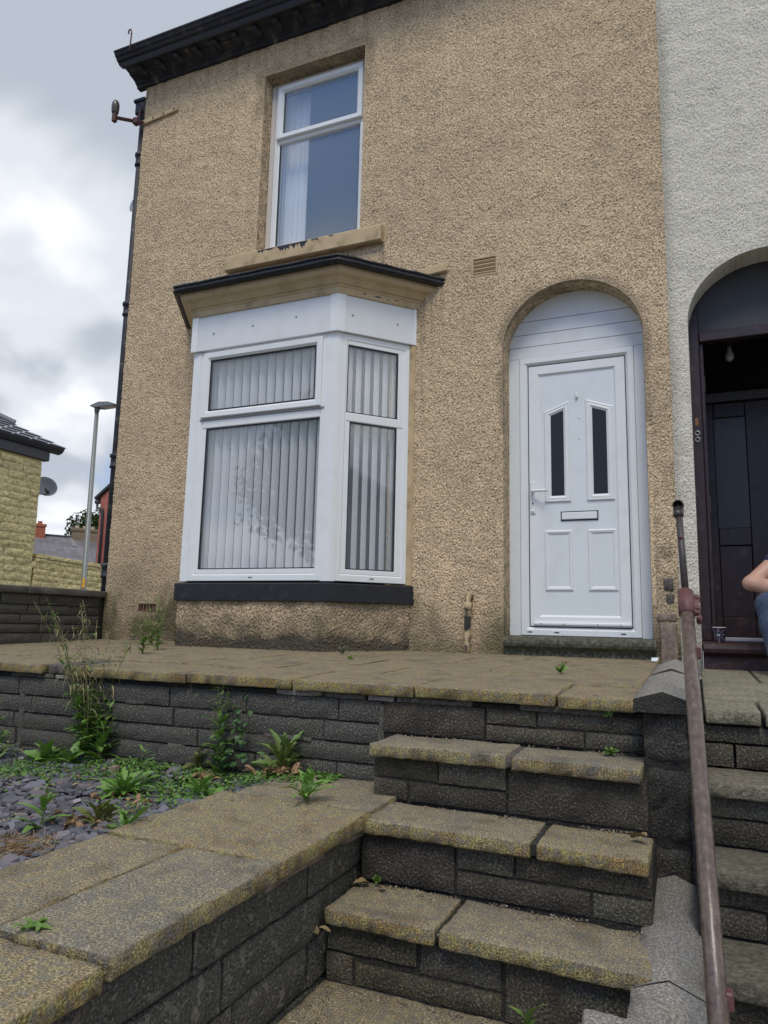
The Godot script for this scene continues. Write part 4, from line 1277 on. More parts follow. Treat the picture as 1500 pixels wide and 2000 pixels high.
# ---------------------------------------------------------------- the cream house next door
func neighbour() -> void:
	var N := thing("neighbour_house", "cream roughcast house on the right with open maroon arched doorway", "house")
	var a := hole_arch(5.515, 0.512, -0.2, 2.275, 0.466)
	part("front_wall", roughcast(4.882, 6.45, -0.10, 6.2, 0.0085, [a], 0.0100, cream_tint, Vector3(3, 8, 1)), M.render, N)
	part("door_reveal", reveal(arch_pts(a, -0.08), 0.004, -0.215, 0.006, func(x: float, y: float, z: float) -> Color: return cream_tint(x, y + 1.0, 0.7)), M.render, N)
	part("side_wall", box_mesh(Vector3(6.43, -1.4, -8.0), Vector3(6.45, 6.2, -0.012)), M.room, N)
	var st := st_new()
	cbox(st, Vector3(4.9, -0.03, -5.2), Vector3(6.7, 0.03, 0.25), 0.01, Transform3D(Basis(Vector3.RIGHT, deg_to_rad(32)), Vector3(0, 6.25, 0.05)))
	part("roof", done(st), M.gutter, N)
	# doorway: posts, transom, boarded head
	var D := Node3D.new()
	named(D, "doorway", N)
	for s in [[5.000, 5.072], [5.958, 6.032]]:
		st = st_new()
		cbox(st, Vector3(s[0], 0.125, -0.28), Vector3(s[1], 2.55, -0.205), 0.006)
		part("post", done(st), M.maroon, D)
	st = st_new()
	cbox(st, Vector3(5.0725, 2.206, -0.275), Vector3(5.9575, 2.278, -0.200), 0.006)
	part("transom", done(st), M.maroon, D)
	st = st_new()
	plate(st, rect(5.0, 6.03, 2.2785, 2.76), -0.262, -0.248)
	part("head_board", done(st), M.fan_board, D)
	st = st_new()
	cbox(st, Vector3(5.0725, 0.13, -0.33), Vector3(5.098, 2.2055, -0.235), 0.004)
	part("door_stop", done(st), M.maroon, D)
	for y in [1.86, 1.00]:
		part("hinge", box_mesh(Vector3(5.0965, y, -0.30), Vector3(5.1005, y + 0.11, -0.262), 0.002), M.metal, D)
	# lock: two rings and a bare patch of wood
	for y in [1.545, 1.500]:
		st = st_new(true)
		lathe(st, [Vector2(0.011, 0.0), Vector2(0.011, 0.006), Vector2(0.014, 0.008), Vector2(0.018, 0.006), Vector2(0.019, -0.002)], 18, Transform3D(Basis(Vector3.RIGHT, PI / 2), Vector3(5.036, y, -0.2045)))
		part("lock_ring", done(st), M.metal, D)
	part("bare_wood", box_mesh(Vector3(5.024, 1.60, -0.2055), Vector3(5.046, 1.655, -0.2035), 0.001), mat("raw_wood", lin(0.22, 0.10, 0.05), 0.8), D)
	# entrance lobby
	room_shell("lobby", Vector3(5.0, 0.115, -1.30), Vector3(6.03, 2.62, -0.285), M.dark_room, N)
	var I := Node3D.new()
	named(I, "inner_door", N)
	st = st_new()
	cbox(st, Vector3(5.0, 2.030, -1.19), Vector3(6.03, 2.105, -1.12), 0.005)
	part("transom", done(st), M.timber, I)
	for s in [[5.0, 5.07], [5.96, 6.03]]:
		part("post", box_mesh(Vector3(s[0], 0.12, -1.19), Vector3(s[1], 2.029, -1.125), 0.005), M.maroon, I)
	for s in [[5.075, 5.17], [5.40, 5.64], [5.86, 5.955]]:
		part("stile", box_mesh(Vector3(s[0], 0.13, -1.185), Vector3(s[1], 2.02, -1.14), 0.005), M.maroon, I)
	for s in [[0.131, 0.30], [0.86, 1.0], [1.90, 2.019]]:
		for u in [[5.1705, 5.3995], [5.6405, 5.8595]]:
			part("rail", box_mesh(Vector3(u[0], s[0], -1.184), Vector3(u[1], s[1], -1.141), 0.005), M.maroon, I)
	for u in [[5.1705, 5.3995], [5.6405, 5.8595]]:
		part("panel", box_mesh(Vector3(u[0], 0.3005, -1.175), Vector3(u[1], 0.8595, -1.155), 0.005), M.maroon, I)
		part("pane", box_mesh(Vector3(u[0], 1.0005, -1.17), Vector3(u[1], 1.8995, -1.16), 0.001), M.dark_glass, I)
	# worn painted doorstep with rounded nose
	st = st_new()
	sweep(st, [Vector2(-0.30, -0.14), Vector2(0.072, -0.14), Vector2(0.074, 0.022), Vector2(0.080, 0.036), Vector2(0.098, 0.045), Vector2(0.112, 0.058), Vector2(0.117, 0.08), Vector2(0.112, 0.10), Vector2(0.098, 0.112), Vector2(0.08, 0.118), Vector2(-0.30, 0.126)], [Vector2(5.012, 0.0), Vector2(6.02, 0.0)])
	part("door_step", done(st), M.maroon_step, N)
	part("threshold", box_mesh(Vector3(5.13, 0.125, -0.26), Vector3(5.957, 0.150, -0.21), 0.004), M.metal, D)
	# bulb without a shade
	var L := thing("light_bulb", "unlit pear-shaped bulb hanging in the dark lobby", "light bulb", Vector3(5.285, 2.236, -0.62))
	part("flex", tube_mesh([Vector3(0, 0.09, 0), Vector3(0, 0.384, 0)], [0.004], 6), M.black, L)
	st = st_new(true)
	lathe(st, [Vector2(0.0001, 0.10), Vector2(0.013, 0.10), Vector2(0.014, 0.055), Vector2(0.0135, 0.05)], 12)
	part("cap", done(st), M.metal, L)
	st = st_new(true)
	lathe(st, [Vector2(0.0135, 0.052), Vector2(0.016, 0.03), Vector2(0.027, 0.004), Vector2(0.0305, -0.016), Vector2(0.027, -0.036), Vector2(0.015, -0.048), Vector2(0.0001, -0.052)], 18)
	part("globe", done(st), mat("frosted_globe", lin(0.62, 0.62, 0.6), 0.35), L)

# ---------------------------------------------------------------- terrace, walls, steps
func flag_tint(p: Vector3) -> Color:
	var n := n_a.get_noise_3dv(p * 3.1)
	var m := n_b.get_noise_3dv(p * 11.0)
	# buff to grey, with ochre algae along arrises
	var c := Vector3(1.0, 0.98, 0.92).lerp(Vector3(0.84, 0.86, 0.87), smoothstep(-0.15, 0.45, n + 0.3 * m))
	c = c.lerp(Vector3(1.12, 1.0, 0.76), smoothstep(0.05, 0.5, m + 0.25 * n_a.get_noise_3dv(p * 2.0 + Vector3(8, 8, 8))) * 0.75)
	c *= (1.0 + 0.30 * m) * (1.0 - 0.35 * smoothstep(0.15, 0.5, n_b.get_noise_3dv(p * 5.0 + Vector3(2, 7, 1))))
	return Color(c.x, c.y, c.z)

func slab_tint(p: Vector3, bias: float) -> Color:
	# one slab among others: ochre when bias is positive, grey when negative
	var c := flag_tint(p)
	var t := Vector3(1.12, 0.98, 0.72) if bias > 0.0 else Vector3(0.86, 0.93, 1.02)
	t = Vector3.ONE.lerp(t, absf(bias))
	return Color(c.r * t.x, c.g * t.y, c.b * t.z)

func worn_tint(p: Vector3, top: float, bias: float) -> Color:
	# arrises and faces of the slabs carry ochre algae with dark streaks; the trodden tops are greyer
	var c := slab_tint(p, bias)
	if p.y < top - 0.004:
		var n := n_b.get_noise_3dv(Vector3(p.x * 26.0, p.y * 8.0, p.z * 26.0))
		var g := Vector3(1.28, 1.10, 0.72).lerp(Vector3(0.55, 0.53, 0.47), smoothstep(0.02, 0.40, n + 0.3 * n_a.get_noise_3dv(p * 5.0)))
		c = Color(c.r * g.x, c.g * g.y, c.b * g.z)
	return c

func tread_tint(p: Vector3) -> Color:
	var c := flag_tint(p)
	var n := n_a.get_noise_3dv(p * 4.0 + Vector3(4, 4, 4))
	var k := 0.98 - 0.36 * smoothstep(-0.1, 0.5, n)
	return Color(c.r * k, c.g * k, c.b * k)

func grey_tint(p: Vector3) -> Color:
	var k := 1.0 + 0.35 * n_a.get_noise_3dv(p * 6.0) + 0.2 * n_b.get_noise_3dv(p * 20.0)
	return Color(k, k * 0.99, k * 0.96)

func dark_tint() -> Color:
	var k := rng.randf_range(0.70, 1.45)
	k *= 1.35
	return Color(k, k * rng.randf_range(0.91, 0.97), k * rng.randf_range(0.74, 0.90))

# courses of blocks along local x from 0 to w; rows are [y0, y1]; cuts are chosen by the seed
func courses(parent: Node, xf: Transform3D, w: float, rows: Array, min_len: float, max_len: float, amp := 0.006, called := "block", m: Material = null) -> void:
	var shift := 0.0
	for r in rows:
		var x := 0.0
		var first := true
		while x < w - 0.02:
			var l := rng.randf_range(min_len, max_len)
			if first and shift > 0.0: l *= 0.55
			first = false
			if w - (x + l) < min_len * 0.6: l = w - x
			course_block(parent, xf, x, x + l - 0.009, r[0], r[1], amp, called, m)
			x += l
		shift = 1.0 - shift

func course_block(parent: Node, xf: Transform3D, x0: float, x1: float, y0: float, y1: float, amp := 0.006, called := "block", m: Material = null) -> void:
	var nu := clampi(int((x1 - x0) / 0.03), 3, 14)
	var nv := clampi(int((y1 - y0) / 0.022), 3, 7)
	var at := xf * Transform3D(Basis(), Vector3(x0, y0, rng.randf_range(-0.005, 0.006)))
	var t := dark_tint()
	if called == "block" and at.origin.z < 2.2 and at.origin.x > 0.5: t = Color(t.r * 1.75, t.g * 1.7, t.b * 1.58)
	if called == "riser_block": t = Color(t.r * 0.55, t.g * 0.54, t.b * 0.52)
	part(called, block(x1 - x0, y1 - y0, 0.05, nu, nv, amp * 1.5, 0.008, t, at.origin), m if m else M.walling, parent, at)

func terrace_y(z: float) -> float:
	return -0.004 - 0.032 * z

func terrace_and_walls() -> void:
	# flags of the terrace in five rows, falling gently away from the house
	var T := Node3D.new()
	named(T, "terrace_paving")
	tag(T, "", "", "", "structure")
	var zs := [0.0, 0.44, 0.88, 1.32, 1.76, 2.205]
	for r in 5:
		var xs := [0.012]
		if r == 4: xs = [0.012, 0.60, 1.15, 1.74, 1.90, 2.69, 3.28, 3.872, 4.465, 4.762]
		else:
			var x: float = 0.012 + [0.35, 0.62, 0.2, 0.5][r]
			while x < 4.5:
				xs.append(x)
				x += [0.60, 0.60, 0.75, 0.60][r]
			xs.append(4.757)
		for i in xs.size() - 1:
			var g := 0.007 if r < 4 else 0.006
			var lo := Vector3(xs[i] + g, -0.047, zs[r] + g)
			var hi := Vector3(xs[i + 1] - g, 0.0, zs[r + 1] - (g if r < 4 else 0.0))
			if r == 4 and i == 3:  # a broken corner made good with mortar
				hi.z -= 0.035
			var dy := terrace_y(zs[r]) + rng.randf_range(-0.003, 0.003)
			var xf := Transform3D(Basis(Vector3.RIGHT, 0.032) * Basis(Vector3.BACK, rng.randf_range(-0.003, 0.003)), Vector3(0, dy + 0.032 * zs[r] * 0.0, 0))
			xf.origin += Vector3(0, 0, zs[r]) - xf.basis * Vector3((lo.x + hi.x) / 2, 0, zs[r]) + Vector3((lo.x + hi.x) / 2, 0, 0)
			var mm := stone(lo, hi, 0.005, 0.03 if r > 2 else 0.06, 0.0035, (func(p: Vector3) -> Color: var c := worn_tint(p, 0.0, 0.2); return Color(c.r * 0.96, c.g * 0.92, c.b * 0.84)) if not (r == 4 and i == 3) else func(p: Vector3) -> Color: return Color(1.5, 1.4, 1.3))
			part("flag", mm, M.flag if not (r == 4 and i == 3) else M.mortar, T, xf)
	tag(part("terrace_bed", box_mesh(Vector3(0.005, -1.4, 0.0), Vector3(4.79, -0.075, 2.13), 0.01), M.mortar, T), "", "", "", "")
	# retaining wall under its front edge
	var R := thing("retaining_wall", "low blackened stone wall holding up the terrace edge above the slate bed", "garden wall")
	var xf := Transform3D(Basis(), Vector3(0.0, 0, 2.17))
	var rows := [[-0.585, -0.512], [-0.502, -0.422], [-0.412, -0.338], [-0.328, -0.248], [-0.238, -0.150]]
	courses(R, xf, 3.715, rows, 0.30, 0.60)
	part("mortar_bed", box_mesh(Vector3(0.0, -1.2, 2.12), Vector3(4.79, -0.128, 2.156), 0.004), M.dark_joint, R)
	# pale mortar smeared over some of the joints
	for q in [[1.56, -0.52, 0.035, 0.36], [2.02, -0.33, 0.16, 0.02], [2.58, -0.44, 0.10, 0.03], [2.88, -0.25, 0.03, 0.09], [3.12, -0.345, 0.25, 0.018], [3.30, -0.515, 0.20, 0.018], [2.30, -0.245, 0.12, 0.02], [3.70, -0.42, 0.022, 0.26]]:
		part("mortar_smear", stone(Vector3(q[0], q[1], 2.14), Vector3(q[0] + q[2], q[1] + q[3], 2.169), 0.004, 0.025, 0.006, func(p: Vector3) -> Color: return grey_tint(p)), M.mortar, R)
	# packing of slate and mortar under the flags
	var x := 0.1
	while x < 4.5:
		var w := rng.randf_range(0.12, 0.34)
		if rng.randf() < 0.72:
			part("packing", stone(Vector3(x, -0.146, 2.10), Vector3(x + w, -0.1235, rng.randf_range(2.163, 2.178)), 0.004, 0.05, 0.004, grey_tint), M.mortar if rng.randf() < 0.7 else M.cap, R)
		x += w + 0.015
	# the boundary wall on the left
	var W := thing("boundary_wall", "dark walling with flat coping along the left end of the terrace", "garden wall")
	var wx := Transform3D(Basis(Vector3.UP, PI / 2), Vector3(0.0, 0, 3.4))
	courses(W, wx, 3.36, [[-0.06, 0.045], [0.054, 0.118], [0.127, 0.196], [0.205, 0.272], [0.281, 0.362]], 0.24, 0.5, 0.005)
	part("wall_core", box_mesh(Vector3(-0.20, -1.4, 0.0), Vector3(-0.014, 0.364, 3.45), 0.004), M.dark_joint, W)
	for k in 4:
		part("coping", stone(Vector3(-0.24, 0.366, 0.012 + k * 0.86), Vector3(0.030, 0.424, 0.866 + k * 0.86), 0.010, 0.08, 0.004, func(p: Vector3) -> Color: var c := grey_tint(p); return Color(c.r * 0.42, c.g * 0.42, c.b * 0.42)), M.cap, W)
	# coping wall between the slate bed and the steps
	var C := thing("planter_wall", "low wall with broad buff coping slabs between slate bed and steps", "garden wall")
	var cx := Transform3D(Basis(Vector3.UP, PI / 2), Vector3(3.842, 0, 4.9))
	courses(C, cx, 2.72, [[-1.16, -1.035], [-1.025, -0.935], [-0.925, -0.80], [-0.79, -0.67], [-0.66, -0.530]], 0.36, 0.62, 0.007, "block", M.walling_lichen)
	part("wall_core", box_mesh(Vector3(3.30, -1.4, 2.18), Vector3(3.826, -0.526, 4.92), 0.004), M.dark_joint, C)
	var slabs := [[3.27, 3.893, 3.925, 4.62, -0.488, 0.55], [3.575, 3.893, 3.283, 3.912, -0.476, -0.7], [3.262, 3.566, 3.283, 3.99, -0.478, 0.3], [3.262, 3.893, 2.662, 3.272, -0.472, 0.6], [3.300, 3.885, 2.205, 2.650, -0.474, 0.2], [3.262, 3.565, 4.0, 4.6, -0.49, 0.8]]
	slabs[0][0] = 3.575
	for s in slabs:
		var tilt := Basis(Vector3.BACK, rng.randf_range(-0.010, 0.010)) * Basis(Vector3.RIGHT, rng.randf_range(-0.008, 0.008))
		var mid := Vector3((s[0] + s[1]) / 2, s[4], (s[2] + s[3]) / 2)
		var h := Vector3((s[1] - s[0]) / 2, 0, (s[3] - s[2]) / 2)
		var off := mid
		var bias: float = s[5]
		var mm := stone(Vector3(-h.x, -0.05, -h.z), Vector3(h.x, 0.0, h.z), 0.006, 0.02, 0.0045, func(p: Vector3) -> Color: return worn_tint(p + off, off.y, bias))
		part("coping_slab", mm, M.flag, C, Transform3D(tilt, mid))
	for s in [[2.95, 3.20], [3.21, 3.29], [2.66, 2.80], [3.93, 4.10]]:
		part("packing", stone(Vector3(3.75, -0.556, s[0]), Vector3(3.862, -0.526, s[1]), 0.005, 0.03, 0.006, func(p: Vector3) -> Color: var k := 1.0 + 0.3 * n_b.get_noise_3dv(p * 20.0); return Color(k, k, k)), M.pink_mortar, C)

func tread(parent: Node, x0: float, x1: float, z0: float, z1: float, y: float, m: Material, tint: Callable, tilt := 0.0, bias := 9.0, thick := 0.048) -> void:
	var mid := Vector3((x0 + x1) / 2, y, (z0 + z1) / 2)
	var h := Vector3((x1 - x0) / 2, 0, (z1 - z0) / 2)
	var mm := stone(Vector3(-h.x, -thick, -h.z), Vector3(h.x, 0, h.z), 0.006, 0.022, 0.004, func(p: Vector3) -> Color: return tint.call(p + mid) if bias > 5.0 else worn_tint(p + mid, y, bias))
	part("tread", mm, m, parent, Transform3D(Basis(Vector3.BACK, tilt), mid))

func steps_and_divider() -> void:
	var S := thing("garden_steps", "worn buff slab steps with blackened block risers up to the terrace", "steps")
	# treads A, B, C from the top, each of two slabs, and the landing
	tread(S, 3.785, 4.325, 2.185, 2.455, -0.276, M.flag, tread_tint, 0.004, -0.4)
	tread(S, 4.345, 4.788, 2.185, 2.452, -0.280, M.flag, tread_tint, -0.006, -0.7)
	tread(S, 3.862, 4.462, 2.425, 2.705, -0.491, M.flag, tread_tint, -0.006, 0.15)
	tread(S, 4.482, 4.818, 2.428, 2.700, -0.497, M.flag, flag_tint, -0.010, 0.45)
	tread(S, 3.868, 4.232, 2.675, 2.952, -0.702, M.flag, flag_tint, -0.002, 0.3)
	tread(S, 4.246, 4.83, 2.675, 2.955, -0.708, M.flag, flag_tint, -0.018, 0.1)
	tread(S, 3.85, 4.70, 2.90, 3.72, -0.930, M.flag, flag_tint, 0.0, 0.2)
	# risers: [x0, x1, y0, y1] on each face
	var faces := [
		[2.170, [[3.722, 4.166, -0.272, -0.148], [4.176, 4.375, -0.205, -0.148], [4.385, 4.784, -0.203, -0.148], [4.176, 4.56, -0.272, -0.214], [4.57, 4.784, -0.272, -0.212]]],
		[2.418, [[3.79, 4.05, -0.402, -0.330], [4.06, 4.315, -0.404, -0.330], [3.79, 3.93, -0.482, -0.412], [3.94, 4.315, -0.482, -0.414], [4.326, 4.80, -0.484, -0.332]]],
		[2.668, [[3.862, 4.20, -0.696, -0.546], [4.21, 4.40, -0.617, -0.546], [4.41, 4.82, -0.617, -0.550], [4.21, 4.64, -0.697, -0.627], [4.65, 4.82, -0.697, -0.627]]],
		[2.915, [[3.862, 4.16, -0.835, -0.760], [4.175, 4.42, -0.850, -0.765], [3.862, 3.95, -0.925, -0.845], [3.96, 4.42, -0.925, -0.860], [4.435, 4.83, -0.925, -0.772]]],
	]
	for f in faces:
		for b in f[1]:
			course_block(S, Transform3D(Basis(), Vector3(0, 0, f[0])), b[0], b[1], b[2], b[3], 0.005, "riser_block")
	for c in [[3.80, 4.80, -0.60, -0.327, 2.13, 2.404], [3.86, 4.82, -0.80, -0.542, 2.13, 2.654], [3.86, 4.84, -1.40, -0.757, 2.13, 2.901]]:
		part("step_core", box_mesh(Vector3(c[0], c[2], c[4]), Vector3(c[1], c[3], c[5]), 0.004), M.dark_joint, S)
	part("landing_core", box_mesh(Vector3(3.85, -1.4, 2.9015), Vector3(4.70, -0.979, 3.7), 0.004), M.dark_joint, S)
	# fresh grey mortar in two joints
	part("joint", stone(Vector3(4.322, -0.32, 2.20), Vector3(4.348, -0.279, 2.446), 0.004, 0.03, 0.004, grey_tint), M.mortar, S)
	part("joint", stone(Vector3(4.458, -0.535, 2.44), Vector3(4.486, -0.499, 2.690), 0.004, 0.03, 0.004, grey_tint), M.dark_joint, S)
	part("joint", stone(Vector3(4.228, -0.745, 2.69), Vector3(4.25, -0.714, 2.938), 0.004, 0.03, 0.004, grey_tint), M.dark_joint, S)

	# divider between the two flights
	var D := thing("divider_wall", "dark stone pier and ridged grey coping dividing the two flights", "garden wall")
	var ridge := func(x0: float, x1: float, z0: float, z1: float, eave0: float, eave1: float, rise: float, thick: float) -> ArrayMesh:
		# a ridged coping stone along z, subdivided so that its arrises wander
		var st := st_new(true)
		var n := int((z1 - z0) / 0.03)
		var xs := [x0, x0 + 0.004, lerpf(x0, x1, 0.25), lerpf(x0, x1, 0.5), lerpf(x0, x1, 0.75), x1 - 0.004, x1]
		var hs := [-thick, 0.0, rise * 0.5, rise, rise * 0.5, 0.0, -thick]
		var g := []
		for i in n + 1:
			var z := lerpf(z0, z1, float(i) / n)
			var row := []
			for k in 7:
				var p := Vector3(xs[k], lerpf(eave0, eave1, float(i) / n) + hs[k], z)
				p += Vector3(n_b.get_noise_3dv(p * 30.0), n_a.get_noise_3dv(p * 25.0), n_b.get_noise_3dv(p * 28.0 + Vector3(3, 3, 3))) * 0.0022
				row.append(p)
			g.append(row)
		for i in n:
			for k in 6:
				for q in [[0, 0], [1, 0], [1, 1], [0, 0], [1, 1], [0, 1]]:
					var v: Vector3 = g[i + q[0]][k + q[1]]
					st.set_color(grey_tint(v))
					st.add_vertex(v)
		st.set_smooth_group(-1)
		for e in [0, n]:
			for k in range(1, 6):
				for v in ([g[e][0], g[e][k], g[e][k + 1]] if e == 0 else [g[e][0], g[e][k + 1], g[e][k]]):
					var c := grey_tint(v)
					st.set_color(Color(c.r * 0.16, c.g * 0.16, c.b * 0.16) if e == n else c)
					st.add_vertex(v)
		return done(st)
	part("coping", ridge.call(4.757, 4.958, 1.35, 2.372, -0.034, -0.058, 0.030, 0.042), M.cap, D)
	part("coping", ridge.call(4.760, 4.955, 0.62, 1.343, -0.010, -0.030, 0.036, 0.046), M.cap, D)
	var px := Transform3D(Basis(), Vector3(4.787, 0, 2.338))
	for b in [[0.004, 0.148, -0.270, -0.106, 0.010], [-0.004, 0.152, -0.534, -0.288, 0.013], [0.006, 0.148, -0.72, -0.552, 0.009]]:
		var at := px * Transform3D(Basis(), Vector3(b[0], b[2], 0))
		part("pier_block", block(b[1] - b[0], b[3] - b[2], 0.12, 7, 9, b[4] * 1.6, 0.016, Color(0.52, 0.51, 0.50), at.origin), M.walling, D, at)
	part("mortar_edge", stone(Vector3(4.935, -0.70, 2.28), Vector3(4.948, -0.102, 2.330), 0.004, 0.03, 0.006, grey_tint), M.mortar, D)
	part("pier_core", box_mesh(Vector3(4.792, -1.4, 0.66), Vector3(4.934, -0.098, 2.327), 0.004), M.dark_joint, D)
	part("lower_coping", ridge.call(4.783, 4.968, 2.345, 2.962, -0.664, -0.742, 0.034, 0.07), M.cap, D)
	part("lower_coping", ridge.call(4.778, 4.972, 2.968, 3.27, -0.744, -0.780, 0.034, 0.07), M.cap, D)
	part("lower_wall", box_mesh(Vector3(4.80, -1.4, 2.33), Vector3(4.945, -0.79, 3.2), 0.004), M.walling, D)
	part("gate_pier_cap", stone(Vector3(4.695, -0.79, 3.205), Vector3(5.01, -0.702, 3.52), 0.012, 0.025, 0.006, func(p: Vector3) -> Color: var c := grey_tint(p); return Color(c.r * 1.35, c.g * 1.35, c.b * 1.32)), M.cap, D)
	part("gate_pier", box_mesh(Vector3(4.73, -1.4, 3.2735), Vector3(4.985, -0.801, 3.49), 0.01), M.walling, D)

	# handrail
	var H := thing("handrail", "brown painted tubular handrail with bolted red clamp between the steps", "handrail")
	var a := Vector3(4.9455, 0.308, 2.30)
	var e := Vector3(4.996, -0.850, 3.52)
	var dir := (e - a).normalized()
	part("rail", tube_mesh([a + dir * 0.03, a.lerp(e, 0.3), a.lerp(e, 0.62), e], [0.0222, 0.0222, 0.0225, 0.0225], 24), M.rail, H)
	part("rail_sleeve", tube_mesh([a.lerp(e, 0.86), a.lerp(e, 0.862), e + dir * 0.02], [0.0225, 0.0245, 0.0245], 24), M.rail, H)
	var st := st_new(true)
	tube(st, [a - dir * 0.015, a - dir * 0.014, a + dir * 0.10, a + dir * 0.101], [0.0222, 0.0275, 0.0275, 0.0222], 20)
	part("clamp", done(st), M.clamp, H)
	st = st_new()
	cbox(st, Vector3(-0.042, -0.010, -0.10), Vector3(-0.022, 0.010, 0.0), 0.004, Transform3D(Basis.looking_at(dir, Vector3.UP), a))
	part("clamp_lug", done(st), M.clamp, H)
	for u in [0.018, 0.075, 0.125]:
		var c: Vector3 = a + dir * u + Vector3(0.037, 0, 0)
		part("clamp_bolt", tube_mesh([c + Vector3(0, -0.010, -0.010), c + Vector3(0.0, 0.010, 0.010)], [0.009], 6), M.clamp, H)
	# slimmer tube above, ending in an open tee
	var t0 := a - dir * 0.01
	var t1 := Vector3(4.9305, 0.660, 2.16)
	part("upper_tube", tube_mesh([t0, t1], [0.0125], 14), M.thin_rail, H)
	st = st_new(true)
	tube(st, [t1 + Vector3(0, -0.045, 0.018), t1 + Vector3(0, -0.044, 0.018), t1 + Vector3(0, -0.012, 0.004), t1 + Vector3(0, -0.011, 0.004)], [0.015, 0.019, 0.019, 0.015], 14)
	var ax := Vector3(-0.02, -0.10, 0.99).normalized()
	for ring in [[0.0205, 0.0205], [0.0165, 0.0165]]: tube(st, [t1 - ax * 0.03, t1 + ax * 0.026], ring, 16, false)
	tube(st, [t1 + ax * 0.026, t1 + ax * 0.0262], [0.0205, 0.0165], 16, false)
	tube(st, [t1 - ax * 0.03, t1 - ax * 0.0298], [0.02, 0.001], 16, false)
	part("tee", done(st), M.thin_rail, H)
	part("screw", bolt(Transform3D(Basis(Vector3.RIGHT, PI / 2), t0.lerp(t1, 0.62) + Vector3(0, 0, 0.013))), M.clamp, H)
	for k in [0.16, 0.78]:
		var c: Vector3 = a.lerp(e, k)
		st = st_new()
		cbox(st, c + Vector3(0.016, -0.03, -0.016), c + Vector3(0.034, 0.010, 0.016), 0.004)
		part("bracket", done(st), M.clamp, H)

	# the neighbour's side: flags, risers and treads at much the same levels
	var T := Node3D.new()
	named(T, "neighbour_paving")
	tag(T, "", "", "", "structure")
	var zs := [0.11, 0.98, 1.42, 1.86, 2.215]
	var joints := [[4.985, 5.262, 5.9, 6.5], [4.985, 5.60, 6.5], [4.985, 5.95, 6.5], [4.985, 5.178, 5.80, 6.5]]
	for r in 4:
		for i in joints[r].size() - 1:
			var lo := Vector3(joints[r][i] + 0.007, -0.05, zs[r] + 0.007)
			var hi := Vector3(joints[r][i + 1] - 0.007, 0.0, zs[r + 1] - (0.007 if r < 3 else 0.0))
			part("flag", stone(lo, hi, 0.006, 0.05, 0.003, func(p: Vector3) -> Color: var c := grey_tint(p); return Color(c.r * 0.82, c.g * 0.80, c.b * 0.74)), M.pale_flag, T, Transform3D(Basis(Vector3.RIGHT, 0.022), Vector3(0, -0.042, 0)))
	part("paving_bed", box_mesh(Vector3(4.955, -1.4, 0.0), Vector3(6.55, -0.115, 2.14), 0.004), M.dark_joint, T)
	var G := thing("neighbour_steps", "dark grey steps right of the handrail, up to the maroon doorway", "steps")
	tread(G, 4.984, 6.1, 2.185, 2.46, -0.295, M.pale_flag, func(p: Vector3) -> Color: var c := grey_tint(p); return Color(c.r * 0.62, c.g * 0.59, c.b * 0.55))
	tread(G, 4.988, 6.1, 2.43, 2.705, -0.498, M.pale_flag, func(p: Vector3) -> Color: var c := grey_tint(p); return Color(c.r * 0.42, c.g * 0.4, c.b * 0.37))
	tread(G, 4.992, 6.1, 2.675, 2.955, -0.683, M.pale_flag, func(p: Vector3) -> Color: var c := grey_tint(p); return Color(c.r * 0.42, c.g * 0.4, c.b * 0.37))
	for f in [[2.185, [[-0.205, -0.152], [-0.290, -0.214]]], [2.425, [[-0.408, -0.350], [-0.494, -0.417]]], [2.67, [[-0.60, -0.552], [-0.68, -0.609]]], [2.92, [[-0.80, -0.737], [-0.90, -0.809]]]]:
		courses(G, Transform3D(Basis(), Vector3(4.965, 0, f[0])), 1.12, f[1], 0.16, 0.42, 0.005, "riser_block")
	for c in [[-0.346, 2.41], [-0.549, 2.655], [-0.735, 2.905]]:
		part("step_core", box_mesh(Vector3(4.9465, -1.4, 2.14), Vector3(6.08, c[0], c[1]), 0.004), M.dark_joint, G)

